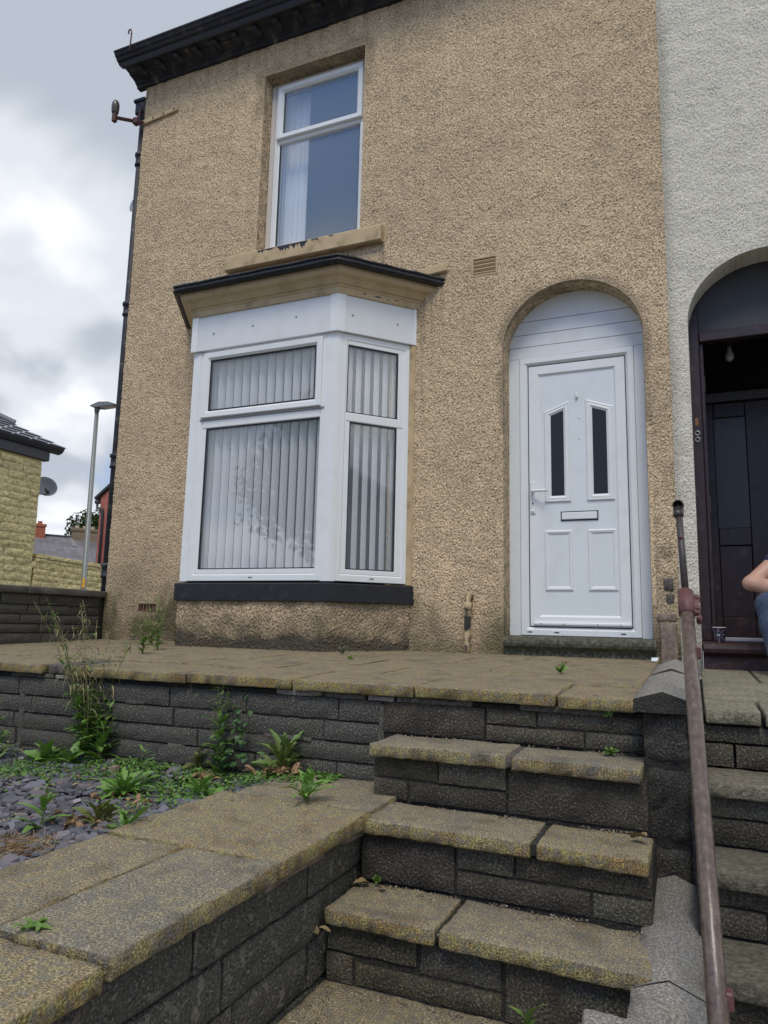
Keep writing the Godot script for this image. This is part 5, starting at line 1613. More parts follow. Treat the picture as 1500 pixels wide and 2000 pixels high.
# ---------------------------------------------------------------- beyond the side road
func background() -> void:
	var Y := thing("yellow_house", "yellow-painted stone house across the side road with slate hipped roof", "house")
	var xf := Transform3D(Basis(Vector3.UP, PI / 2), Vector3(-12.0, 0, -6.0))
	var y := 0.55
	var rows := []
	while y < 4.5:
		var h := rng.randf_range(0.17, 0.24)
		rows.append([y, y + h - 0.012])
		y += h
	for r in rows:
		var x := rng.randf_range(-0.2, 0.0)
		while x < 3.5:
			var l := rng.randf_range(0.32, 0.72)
			if 3.53 - (x + l) < 0.25: l = 3.53 - x
			var at := xf * Transform3D(Basis(), Vector3(x, r[0], rng.randf_range(-0.01, 0.015)))
			var k := rng.randf_range(0.88, 1.1)
			part("stone", block(l - 0.012, r[1] - r[0], 0.08, 4, 3, 0.022, 0.016, Color(k, k * 0.99, k * rng.randf_range(0.9, 1.0)), at.origin), M.yellow, Y, at)
			x += l
	part("wall", box_mesh(Vector3(-17.0, -1.4, -9.51), Vector3(-12.035, 4.9, -1.0), 0.01), M.yellow_joint, Y)
	part("fascia", box_mesh(Vector3(-12.2, 4.60, -9.72), Vector3(-11.95, 4.90, -1.0), 0.02), M.gutter, Y)
	var st := st_new()
	sweep(st, [Vector2(0.0, 4.86), Vector2(0.14, 4.90), Vector2(0.22, 4.99), Vector2(0.24, 5.05), Vector2(0.0, 5.06)], [Vector2(-12.0, -1.0), Vector2(-12.0, -10.05)].duplicate())
	# the sweep's outward side is +x when the plan runs towards -z
	part("gutter", done(st), M.gutter, Y)
	# hipped roof in courses of slate
	st = st_new()
	var rise := 0.56
	for i in 14:
		var o := i * 0.24
		var a := Vector3(-11.74 - o, 5.055 + o * rise, 0)
		var b := Vector3(-11.74 - o - 0.27, 5.055 + (o + 0.24) * rise - 0.012, 0)
		var k := rng.randf_range(0.8, 1.15)
		st.set_color(Color(0.15 * k, 0.16 * k, 0.185 * k))
		var ze0 := -10.10 + o
		var ze1 := -10.10 + o + 0.24
		quad(st, a + Vector3(0, 0.012, -1.0), a + Vector3(0, 0.012, ze0), b + Vector3(0, 0, ze1), b + Vector3(0, 0, -1.0))
		quad(st, a + Vector3(0, 0, -1.0), a + Vector3(0, 0, ze0), a + Vector3(0, 0.012, ze0), a + Vector3(0, 0.012, -1.0))
		quad(st, Vector3(a.x, a.y + 0.012, ze0), Vector3(-17.0 + o, a.y + 0.012, ze0), Vector3(-17.0 + o + 0.24, b.y, ze1), Vector3(b.x, b.y, ze1))
	tag(part("roof", done(st), M.roof, Y), "", "", "", "stuff")
	st = st_new()
	st.set_color(Color(0.17, 0.175, 0.19))
	for i in 5:
		var p0 := Vector3(-12.75 - i * 0.46, 5.055 + (1.01 + i * 0.46) * rise + 0.02, -9.09 + i * 0.46)
		var p1 := p0 + Vector3(-0.42, 0.42 * rise, 0.42)
		tube(st, [p0, p1], [0.10], 8)
	part("hip_tile", done(st), M.roof, Y)
	var D := thing("satellite_dish", "grey oval satellite dish on the corner of the yellow house", "satellite dish", Vector3(-12.28, 3.93, -9.95))
	st = st_new(true)
	var face := Basis(Vector3.UP, deg_to_rad(62)) * Basis(Vector3.RIGHT, deg_to_rad(68))
	lathe(st, [Vector2(0.0001, -0.06), Vector2(0.15, -0.045), Vector2(0.26, -0.012), Vector2(0.315, 0.015), Vector2(0.322, 0.016), Vector2(0.315, 0.004), Vector2(0.0001, -0.075)], 28, Transform3D(face, Vector3.ZERO))
	part("reflector", done(st), M.dish, D)
	part("arm", tube_mesh([Vector3(-0.05, -0.22, 0.0), Vector3(0.18, -0.27, 0.12), Vector3(0.34, -0.24, 0.2)], [0.018], 8), M.black, D)
	st = st_new(true)
	lathe(st, [Vector2(0.0001, 0.09), Vector2(0.04, 0.085), Vector2(0.05, 0.0), Vector2(0.03, -0.05), Vector2(0.0001, -0.05)], 12, Transform3D(Basis(Vector3.BACK, 0.9), Vector3(0.34, -0.22, 0.2)))
	part("receiver", done(st), M.black, D)
	part("wall_mount", tube_mesh([Vector3(-0.02, -0.05, -0.03), Vector3(-0.05, -0.22, 0.0), Vector3(-0.10, -0.26, 0.42)], [0.025], 8), M.black, D)
	# yard wall behind it
	var W := thing("yard_wall", "low yellow-painted stone yard wall with coping beside the yellow house", "garden wall")
	var wx := Transform3D(Basis(Vector3.UP, PI / 2) * Basis(Vector3.BACK, -0.040), Vector3(-12.0, 0, -9.60))
	y = 0.45
	while y < 1.78:
		var h := rng.randf_range(0.15, 0.21)
		var x := rng.randf_range(-0.2, 0.0)
		while x < 4.2:
			var l := rng.randf_range(0.25, 0.6)
			var at := wx * Transform3D(Basis(), Vector3(x, y, rng.randf_range(-0.01, 0.015)))
			var k := rng.randf_range(0.85, 1.1)
			part("stone", block(l - 0.012, minf(h, 1.83 - y) - 0.012, 0.08, 4, 3, 0.022, 0.016, Color(k, k * 0.98, k * rng.randf_range(0.85, 1.0)), at.origin), M.yellow, W, at)
			x += l
		y += h
	part("core", box_mesh(Vector3(0, -1.4, -0.3), Vector3(4.4, 1.80, -0.03), 0.01), M.yellow_joint, W, wx)
	for k in 5:
		part("coping", block(0.87, 0.11, 0.34, 6, 2, 0.015, 0.015, Color(1.05, 1.03, 1.0), Vector3(k, 3, 1)), M.yellow, W, wx * Transform3D(Basis(), Vector3(k * 0.88, 1.83, 0.03)))
	# street lamp
	var L := thing("street_lamp", "tall grey steel street lamp with flat lantern and amber sticker", "street lamp", Vector3(-10.53, -1.42, -10.0))
	part("column", tube_mesh([Vector3(0, 0, 0), Vector3(0, 1.6, 0), Vector3(0, 1.62, 0), Vector3(-0.075, 7.50, 0)], [0.095, 0.093, 0.078, 0.055], 14), M.galv, L)
	st = st_new(true)
	tube(st, [Vector3(-0.08, 7.42, 0), Vector3(-0.08, 7.50, 0), Vector3(-0.06, 7.60, 0)], [0.058, 0.075, 0.10], 12)
	part("neck", done(st), M.galv, L)
	st = st_new()
	plate(st, [Vector2(-0.20, 7.585), Vector2(0.05, 7.545), Vector2(0.68, 7.555), Vector2(0.70, 7.58), Vector2(0.45, 7.665), Vector2(0.1, 7.69), Vector2(-0.19, 7.62)], -0.16, 0.16)
	part("lantern", done(st), M.galv, L)
	part("lens", box_mesh(Vector3(0.16, 7.536, -0.12), Vector3(0.60, 7.552, 0.12), 0.004), M.lens, L)
	st = st_new(true)
	for i in 4:
		var t0 := 0.25 + i * 0.2
		var t1 := t0 + 0.2
		quad(st, Vector3(sin(t0) * 0.0955, 2.42, cos(t0) * 0.0955), Vector3(sin(t1) * 0.0955, 2.42, cos(t1) * 0.0955), Vector3(sin(t1) * 0.0955, 2.68, cos(t1) * 0.0955), Vector3(sin(t0) * 0.0955, 2.68, cos(t0) * 0.0955))
	part("sticker", done(st), M.sticker, L)
	# the terrace farther down, its slate roof towards us
	var T := thing("slate_roof_terrace", "long grey slate roof with stone walls beyond the yellow yard wall", "house")
	var dir := Vector3(0.537, 0, -0.843)
	var out := Vector3(0.843, 0, 0.537)
	var r0 := Vector3(-34.4, 4.72, -15.4)
	st = st_new()
	for i in 16:
		var u0 := i * 0.30
		var k := rng.randf_range(0.85, 1.12)
		for j in 60:
			var kk := k * rng.randf_range(0.82, 1.15)
			st.set_color(Color(0.165 * kk, 0.155 * kk, 0.165 * kk))
			var a := r0 + dir * (j * 0.36) + out * u0 + Vector3(0, -u0 * 0.55 + 0.015, 0)
			var b := r0 + dir * (j * 0.36) + out * (u0 + 0.33) + Vector3(0, -(u0 + 0.30) * 0.55, 0)
			quad(st, b, b + dir * 0.35, a + dir * 0.35, a)
			quad(st, b - Vector3(0, 0.03, 0), b + dir * 0.35 - Vector3(0, 0.03, 0), b + dir * 0.35, b)
	tag(part("roof", done(st), M.roof, T), "", "", "", "stuff")
	var body := Transform3D(Basis(dir, Vector3.UP, out), r0)
	part("wall", box_mesh(Vector3(0.1, -6.1, -4.0), Vector3(21.4, -2.65, 4.5), 0.02), M.mid_stone, T, body)
	st = st_new()
	plate(st, [Vector2(-4.6, -2.55), Vector2(0.0, -0.06), Vector2(4.55, -2.58)], 0.0, 21.4, body * Transform3D(Basis(Vector3.UP, PI / 2) * Basis(), Vector3.ZERO))
	part("roof_body", done(st), M.gutter, T)
	st = st_new()
	for i in 44: tube(st, [dir * (i * 0.49) + r0 + Vector3(0, 0.02, 0), dir * (i * 0.49 + 0.47) + r0 + Vector3(0, 0.02, 0)], [0.09], 7)
	part("ridge", done(st), M.gutter, T)
	part("flashing", box_mesh(Vector3(12.05, 0.0, 0.0), Vector3(12.3, 0.03, 1.3), 0.01), M.paving, T, body * Transform3D(Basis(Vector3.RIGHT, 0.503), Vector3(0, 0.02, 0)))
	# chimneys
	var chim := func(label: String, at: Vector3, w: float, h: float, m: Material, pots: int) -> Node3D:
		var c := thing("chimney", label, "chimney", at)
		c.basis = Basis(dir, Vector3.UP, out)
		var s := st_new()
		cbox(s, Vector3(-w / 2, -0.8, -0.34), Vector3(w / 2, h - 0.16, 0.34), 0.01)
		part("stack", done(s), m, c)
		for k in int(h / 0.15):
			part("course", box_mesh(Vector3(-w / 2 - 0.008, k * 0.15 - 0.2, -0.348), Vector3(w / 2 + 0.008, k * 0.15 - 0.2 + 0.132, 0.348), 0.006), m, c)
		part("crown", box_mesh(Vector3(-w / 2 - 0.05, h - 0.16, -0.39), Vector3(w / 2 + 0.05, h, 0.39), 0.01), m, c)
		for k in pots:
			s = st_new(true)
			lathe(s, [Vector2(0.13, -0.01), Vector2(0.11, 0.12), Vector2(0.12, 0.15), Vector2(0.135, 0.17), Vector2(0.1, 0.175), Vector2(0.09, 0.02)], 10, Transform3D(Basis(), Vector3((k + 0.5) * w / pots - w / 2, h, 0)))
			part("chimney_pot", done(s), M.pot if pots > 1 else m, c)
		return c
	chim.call("short red brick chimney beside the yellow house, on the slate roof", Vector3(-28.75, 4.66, -24.2), 0.50, 0.66, M.red_brick, 1)
	chim.call("wide buff stone chimney with four pale pots on the slate roof", Vector3(-27.35, 4.55, -26.4), 1.7, 0.72, M.buff_brick, 4)
	var A := thing("television_aerial", "thin television aerial on a mast above the buff chimney", "aerial", Vector3(-27.75, 5.15, -25.9))
	part("mast", tube_mesh([Vector3(0, -0.1, 0), Vector3(0, 1.05, 0)], [0.022], 6), M.galv, A)
	st = st_new()
	tube(st, [Vector3(-0.30, 1.03, 0.1), Vector3(0.30, 1.03, -0.1)], [0.014], 5)
	for k in 5: tube(st, [Vector3(-0.25 + k * 0.12, 1.03, -0.15), Vector3(-0.25 + k * 0.12 + 0.08, 1.03, 0.2)], [0.009], 5)
	part("elements", done(st), M.galv, A)
	# red house
	var R := thing("red_house", "red-rendered gable with a dark downpipe behind the tan house corner", "house")
	part("wall", box_mesh(Vector3(-18.22, -1.4, -24.0), Vector3(-12.9, 5.28, -18.0), 0.02), M.red_render, R)
	st = st_new()
	plate(st, [Vector2(-18.22, 5.281), Vector2(-12.9, 5.281), Vector2(-15.56, 7.2)], -24.0, -18.001)
	part("gable", done(st), M.red_render, R)
	st = st_new()
	cbox(st, Vector3(-0.12, 0.0, -6.1), Vector3(3.45, 0.13, 0.12), 0.02, Transform3D(Basis(Vector3.BACK, atan2(1.92, 2.66)), Vector3(-18.32, 5.24, -18.0)))
	cbox(st, Vector3(-3.45, 0.0, -6.1), Vector3(0.12, 0.13, 0.12), 0.02, Transform3D(Basis(Vector3.BACK, -atan2(1.92, 2.66)), Vector3(-12.80, 5.24, -18.0)))
	part("roof", done(st), M.gutter, R)
	part("downpipe", tube_mesh([Vector3(-18.30, 5.02, -17.93), Vector3(-18.28, 4.82, -17.92), Vector3(-17.98, 4.76, -17.92), Vector3(-17.96, 4.60, -17.92), Vector3(-17.90, 1.0, -17.92)], [0.055], 8), M.gutter, R)
	part("hopper", box_mesh(Vector3(-18.42, 5.0, -18.05), Vector3(-18.20, 5.16, -17.86), 0.03), M.gutter, R)
	# trees: one beyond the roofs, one across the main road that the windows mirror
	tree("green leafy tree beyond the slate roof, left of the red house", Vector3(-29.9, -1.4, -30.0), 8.9, 2.2, 900, 0.26, 31)
	tree("broad dark tree across the main road, mirrored in the bay window", Vector3(-7.5, -1.4, 19.5), 9.6, 4.6, 2600, 0.36, 32)
	var F := thing("facing_house", "pale gabled house along the main road, mirrored in the bay side glass", "house", Vector3(17.5, -1.42, 8.2))
	part("wall", box_mesh(Vector3(-0.0, 0, -3.2), Vector3(7.0, 5.2, 3.2), 0.02), M.paving, F)
	st = st_new()
	plate(st, [Vector2(-3.5, 5.15), Vector2(3.5, 5.15), Vector2(0, 7.4)], -0.15, 7.2, Transform3D(Basis(Vector3.UP, PI / 2), Vector3.ZERO))
	part("roof", done(st), M.gutter, F)
	for yy in [0.9, 3.2]:
		for zz in [-1.6, 0.9]:
			var fr := part("window", box_mesh(Vector3(-0.05, yy, zz), Vector3(0.02, yy + 1.3, zz + 1.0), 0.01), M.white, F)
			part("pane", box_mesh(Vector3(-0.06, yy + 0.1, zz + 0.1), Vector3(-0.045, yy + 1.2, zz + 0.9), 0.003), M.dark_glass, fr)

func tree(label: String, at: Vector3, h: float, r: float, clumps: int, leaf: float, sd: int) -> void:
	var g := RandomNumberGenerator.new()
	g.seed = sd
	var t := thing("tree", label, "tree", at, "")
	var st := st_new(true)
	tube(st, [Vector3.ZERO, Vector3(0.1, h * 0.35, 0), Vector3(0.0, h * 0.7, 0.1)], [0.22, 0.16, 0.07], 9)
	for k in 7:
		var a := TAU * k / 7.0 + g.randf()
		var y0 := h * g.randf_range(0.35, 0.6)
		tube(st, [Vector3(0.05, y0, 0), Vector3(cos(a) * r * 0.4, y0 + 0.5, sin(a) * r * 0.4), Vector3(cos(a) * r * 0.8, y0 + g.randf_range(0.6, 1.6), sin(a) * r * 0.8)], [0.09, 0.05, 0.02], 6)
	part("trunk", done(st), M.bark, t)
	var lobes := []
	for k in 11:
		var d := Vector3(g.randfn(), g.randfn() * 0.75, g.randfn()).normalized() * r * g.randf_range(0.25, 0.72)
		lobes.append([d + Vector3(0, h - r * 0.75, 0), r * g.randf_range(0.30, 0.52)])
	var s := st_new()
	for i in clumps:
		var lb: Array = lobes[g.randi() % lobes.size()]
		var p: Vector3 = lb[0] + Vector3(g.randfn(), g.randfn(), g.randfn()).normalized() * float(lb[1]) * pow(g.randf(), 0.35)
		var k := g.randf_range(0.6, 1.3)
		for q in 7:
			var c := p + Vector3(g.randfn(), g.randfn(), g.randfn()) * leaf * 0.6
			var u := Vector3(g.randfn(), g.randfn(), g.randfn()).normalized() * leaf * 0.5
			var v := u.cross(Vector3(g.randfn(), g.randfn(), g.randfn())).normalized() * leaf * 0.28
			s.set_color(Color(0.045 * k, 0.075 * k, 0.022 * k))
			quad(s, c - u, c + v, c + u, c - v)
	tag(part("crown", done(s), M.leaf, t), "", "", "", "stuff")

# ---------------------------------------------------------------- a seated person, mostly outside the frame
func nets(bones: Array, cell: float, k: float) -> ArrayMesh:
	# bones: [a, b, ra, rb]; smooth union of tapered capsules, meshed as surface nets
	var lo := Vector3.ONE * 1e9
	var hi := -lo
	for b in bones:
		var r: float = maxf(b[2], b[3]) + cell * 3.0 + k * 0.5
		for p in [b[0], b[1]]:
			lo = lo.min(p - Vector3.ONE * r)
			hi = hi.max(p + Vector3.ONE * r)
	var n := Vector3i(((hi - lo) / cell).ceil()) + Vector3i.ONE
	var F := PackedFloat32Array()
	F.resize(n.x * n.y * n.z)
	F.fill(1.0)
	for b in bones:
		var a: Vector3 = b[0]
		var ab: Vector3 = b[1] - a
		var l2 := maxf(ab.length_squared(), 1e-9)
		var ra: float = b[2]
		var rb: float = b[3]
		var m := maxf(ra, rb) + cell * 2.0 + k
		var p0: Vector3 = (a.min(b[1]) - Vector3.ONE * m - lo) / cell
		var p1: Vector3 = (a.max(b[1]) + Vector3.ONE * m - lo) / cell
		for z in range(maxi(0, int(p0.z)), mini(n.z, int(p1.z) + 2)):
			for y in range(maxi(0, int(p0.y)), mini(n.y, int(p1.y) + 2)):
				for x in range(maxi(0, int(p0.x)), mini(n.x, int(p1.x) + 2)):
					var p := lo + Vector3(x, y, z) * cell - a
					var t := clampf(p.dot(ab) / l2, 0.0, 1.0)
					var d := (p - ab * t).length() - lerpf(ra, rb, t)
					var i := (z * n.y + y) * n.x + x
					var e := F[i]
					var hh := maxf(k - absf(e - d), 0.0) / k
					F[i] = minf(e, d) - hh * hh * k * 0.25
	var V := PackedVector3Array()
	var id := {}
	var sx := 1
	var sy := n.x
	var sz := n.x * n.y
	for z in n.z - 1:
		for y in n.y - 1:
			for x in n.x - 1:
				var i := z * sz + y * sy + x
				var s0 := F[i] < 0.0
				if (F[i + sx] < 0.0) == s0 and (F[i + sy] < 0.0) == s0 and (F[i + sz] < 0.0) == s0 and (F[i + sx + sy] < 0.0) == s0 and (F[i + sx + sz] < 0.0) == s0 and (F[i + sy + sz] < 0.0) == s0 and (F[i + sx + sy + sz] < 0.0) == s0:
					continue
				var sum := Vector3.ZERO
				var c := 0
				for e in [[0, 0, 0, 1, 0, 0], [0, 1, 0, 1, 1, 0], [0, 0, 1, 1, 0, 1], [0, 1, 1, 1, 1, 1], [0, 0, 0, 0, 1, 0], [1, 0, 0, 1, 1, 0], [0, 0, 1, 0, 1, 1], [1, 0, 1, 1, 1, 1], [0, 0, 0, 0, 0, 1], [1, 0, 0, 1, 0, 1], [0, 1, 0, 0, 1, 1], [1, 1, 0, 1, 1, 1]]:
					var fa := F[i + e[0] * sx + e[1] * sy + e[2] * sz]
					var fb := F[i + e[3] * sx + e[4] * sy + e[5] * sz]
					if (fa < 0.0) != (fb < 0.0):
						sum += Vector3(e[0], e[1], e[2]).lerp(Vector3(e[3], e[4], e[5]), fa / (fa - fb))
						c += 1
				id[i] = V.size()
				V.append(lo + (Vector3(x, y, z) + sum / c) * cell)
	var I := PackedInt32Array()
	for i in id:
		for ax in 3:
			var s: int = [sx, sy, sz][ax]
			var u: int = [sy, sz, sx][ax]
			var w: int = [sz, sx, sy][ax]
			if (F[i] < 0.0) == (F[i + s] < 0.0): continue
			if not (id.has(i - u) and id.has(i - w) and id.has(i - u - w)): continue
			var q := [id[i], id[i - u], id[i - u - w], id[i - w]]
			if F[i] < 0.0: I.append_array(PackedInt32Array([q[0], q[2], q[1], q[0], q[3], q[2]]))
			else: I.append_array(PackedInt32Array([q[0], q[1], q[2], q[0], q[2], q[3]]))
	var N := PackedVector3Array()
	N.resize(V.size())
	for t in range(0, I.size(), 3):
		var nn := (V[I[t + 2]] - V[I[t]]).cross(V[I[t + 1]] - V[I[t]])
		for q in 3: N[I[t + q]] += nn
	for i in N.size(): N[i] = N[i].normalized()
	var C := PackedColorArray()
	C.resize(V.size())
	C.fill(Color.WHITE)
	return arrays(V, N, C, I)

func person() -> void:
	var P := thing("person", "person in navy t-shirt and jeans seated on the maroon doorstep, forearms on knees", "person")
	var cx := 5.742
	var body := []
	var shirt := []
	var jeans := []
	var hands := []
	for s in [-1.0, 1.0]:
		var sh := Vector3(cx + s * 0.185, 0.720, 0.09)
		var el := Vector3(cx + s * 0.456, 0.476, 0.270)
		var wr := Vector3(cx + s * 0.205, 0.400, 0.400)
		var hip := Vector3(cx + s * 0.09, 0.245, 0.01)
		var kn := Vector3(cx + s * 0.372, 0.345, 0.36)
		var an := Vector3(cx + s * 0.345, 0.045, 0.47)
		body.append_array([[sh, sh.lerp(el, 0.45), 0.062, 0.052], [sh.lerp(el, 0.45), el, 0.052, 0.043], [el, el.lerp(wr, 0.35), 0.041, 0.045], [el.lerp(wr, 0.35), wr, 0.045, 0.029]])
		body.append_array([[hip, kn, 0.085, 0.055], [kn, kn.lerp(an, 0.35), 0.054, 0.056], [kn.lerp(an, 0.35), an, 0.056, 0.038]])
		shirt.append_array([[sh, sh.lerp(el, 0.47), 0.076, 0.066], [sh + Vector3(0, 0.015, 0), Vector3(cx + s * 0.06, 0.80, 0.10), 0.068, 0.075]])
		jeans.append_array([[hip, kn, 0.108, 0.072], [kn, kn.lerp(an, 0.4), 0.070, 0.068], [kn.lerp(an, 0.4), an + Vector3(0, 0.02, 0), 0.068, 0.062]])
		# hand: palm, four fingers and a thumb, loosely laced
		var pc := wr + Vector3(-s * 0.060, -0.022, 0.030)
		hands.append_array([[wr, pc, 0.026, 0.030], [pc + Vector3(0, 0.018, 0), pc + Vector3(-s * 0.02, -0.024, 0.006), 0.020, 0.018]])
		for f in 4:
			var b0 := pc + Vector3(-s * 0.018, 0.028 - f * 0.019, 0.012 + (0.004 if s > 0 else 0.0))
			var ln: float = [0.036, 0.040, 0.037, 0.030][f]
			var b1 := b0 + Vector3(-s * ln, -0.006, 0.014)
			var b2 := b1 + Vector3(-s * ln * 0.55, -0.012, -0.010)
			var b3 := b2 + Vector3(-s * ln * 0.2, -0.008, -0.018)
			hands.append_array([[b0, b1, 0.0095, 0.009], [b1, b2, 0.009, 0.0085], [b2, b3, 0.0085, 0.0075]])
		hands.append_array([[pc + Vector3(s * 0.01, 0.024, 0.012), pc + Vector3(-s * 0.022, 0.048, 0.022), 0.012, 0.010], [pc + Vector3(-s * 0.022, 0.048, 0.022), pc + Vector3(-s * 0.048, 0.054, 0.018), 0.010, 0.0085]])
		# boot
		var bt := [[an + Vector3(0, 0.05, 0), an, 0.062, 0.056], [an + Vector3(0, -0.028, -0.03), an + Vector3(0, -0.036, 0.12), 0.044, 0.046], [an + Vector3(0, -0.042, 0.12), an + Vector3(0, -0.046, 0.165), 0.045, 0.036]]
		var bo := part("boot", nets(bt, 0.011, 0.03), M.boot, P)
		part("sole", box_mesh(an + Vector3(-0.045, -0.098, -0.075), an + Vector3(0.045, -0.074, 0.20), 0.012), M.black, bo)
	var pel := Vector3(cx, 0.235, -0.02)
	var chest := Vector3(cx, 0.64, 0.065)
	var neck := Vector3(cx, 0.835, 0.11)
	var head := Vector3(cx, 1.000, 0.185)
	body.append_array([[pel, Vector3(cx, 0.43, 0.0), 0.115, 0.11], [Vector3(cx, 0.43, 0.0), chest, 0.11, 0.125], [Vector3(cx - 0.09, 0.72, 0.075), Vector3(cx + 0.09, 0.72, 0.075), 0.10, 0.10], [chest, neck, 0.10, 0.058], [neck, head + Vector3(0, -0.06, -0.02), 0.056, 0.056]])
	body.append_array([[head + Vector3(0, 0.045, -0.025), head + Vector3(0, 0.03, -0.005), 0.092, 0.090], [head + Vector3(0, -0.02, 0.02), head + Vector3(0, -0.085, 0.045), 0.072, 0.040], [head + Vector3(0, 0.02, 0.085), head + Vector3(0, -0.022, 0.108), 0.011, 0.017], [head + Vector3(-0.03, 0.032, 0.078), head + Vector3(0.03, 0.032, 0.078), 0.016, 0.016], [head + Vector3(-0.02, -0.058, 0.088), head + Vector3(0.02, -0.058, 0.088), 0.010, 0.010]])
	for s in [-1.0, 1.0]: body.append([head + Vector3(s * 0.09, 0.018, -0.01), head + Vector3(s * 0.086, -0.03, 0.0), 0.018, 0.012])
	shirt.append_array([[pel + Vector3(0, 0.06, 0), Vector3(cx, 0.43, 0.0), 0.140, 0.132], [Vector3(cx, 0.43, 0.0), chest, 0.132, 0.142], [Vector3(cx - 0.09, 0.715, 0.075), Vector3(cx + 0.09, 0.715, 0.075), 0.115, 0.115]])
	jeans.append_array([[pel + Vector3(-0.05, 0, 0), pel + Vector3(0.05, 0, 0), 0.130, 0.130]])
	part("body", nets(body + hands, 0.0085, 0.022), M.skin, P)
	part("t_shirt", nets(shirt, 0.014, 0.03), M.navy, P)
	part("jeans", nets(jeans, 0.014, 0.03), M.denim, P)
	part("hair", nets([[head + Vector3(0, 0.07, -0.035), head + Vector3(0, 0.065, 0.02), 0.090, 0.082], [head + Vector3(0, 0.02, -0.06), head + Vector3(0, -0.03, -0.06), 0.075, 0.05]], 0.011, 0.03), M.hair, P)
	var st := st_new(true)
	for s in [-1.0, 1.0]: lathe(st, [Vector2(0.0001, 0.011), Vector2(0.008, 0.008), Vector2(0.011, 0.0), Vector2(0.0001, -0.011)], 10, Transform3D(Basis(Vector3.RIGHT, PI / 2), head + Vector3(s * 0.031, 0.010, 0.083)))
	part("eyes", done(st), mat("eye", lin(0.35, 0.33, 0.31), 0.2), P)
	# paper cup on the step
	var K := thing("paper_cup", "navy paper cup with pale crossed stripes and round badge on the doorstep", "cup", Vector3(5.107, 0.119, 0.045))
	var im := Image.create_empty(256, 128, false, Image.FORMAT_RGB8)
	var navy := lin(0.012, 0.014, 0.03)
	im.fill(navy)
	for j in 128:
		for i in 256:
			var u := fposmod(float(i), 128.0) - 64.0
			var v := float(j) - 62.0
			var ang := atan2(v, u)
			var rr := Vector2(u, v).length()
			var c := navy
			for a in 8:
				var da := absf(angle_difference(ang, a * PI / 4))
				if da * rr < (7.0 if a % 2 == 0 else 4.0): c = lin(0.16, 0.15, 0.19)
				if da * rr < (3.5 if a % 2 == 0 else 1.5): c = lin(0.16, 0.05, 0.07)
			if rr < 30.0: c = lin(0.10, 0.10, 0.14)
			if rr < 26.0: c = navy
			# small pale emblem in the badge
			if (absf(u + 8) < 2.5 and v > -14 and v < 10) or (absf(u - 8) < 2.5 and v > -8 and v < 10) or (absf(v - 8) < 2.5 and absf(u) < 10) or (absf(v) < 2.0 and absf(u) < 10): c = lin(0.55, 0.55, 0.6)
			im.set_pixel(i, j, c)
	var cup := mat("printed_paper", Color.WHITE, 0.5)
	cup.albedo_texture = ImageTexture.create_from_image(im)
	st = st_new(true)
	var sides := 32
	for k in sides:
		var t0 := TAU * k / sides
		var t1 := TAU * (k + 1) / sides
		var r0 := 0.030
		var r1 := 0.0395
		var q := [Vector3(sin(t0) * r0, 0.0, cos(t0) * r0), Vector3(sin(t1) * r0, 0.0, cos(t1) * r0), Vector3(sin(t1) * r1, 0.092, cos(t1) * r1), Vector3(sin(t0) * r1, 0.092, cos(t0) * r1)]
		var uu := [Vector2(float(k) / sides * 1.0 + 0.28, 1), Vector2(float(k + 1) / sides + 0.28, 1), Vector2(float(k + 1) / sides + 0.28, 0), Vector2(float(k) / sides + 0.28, 0)]
		for o in [0, 2, 1, 0, 3, 2]:
			st.set_uv(uu[o])
			st.add_vertex(q[o])
	part("cup_wall", done(st), cup, K)
	st = st_new(true)
	var ring := []
	for k in 25: ring.append(Vector3(sin(TAU * k / 24) * 0.0395, 0.093, cos(TAU * k / 24) * 0.0395))
	tube(st, ring, [0.0022], 6, false)
	lathe(st, [Vector2(0.038, 0.092), Vector2(0.029, 0.004), Vector2(0.0001, 0.004)], 24)
	part("rim", done(st), M.white, K)

# ---------------------------------------------------------------- slate bed and plants
func bed_y(x: float, z: float) -> float:
	return -0.572 + 0.018 * n_a.get_noise_3d(x * 1.7, z * 1.7, 4.0) + 0.03 * smoothstep(2.45, 2.15, z) + 0.02 * smoothstep(2.95, 3.25, x)

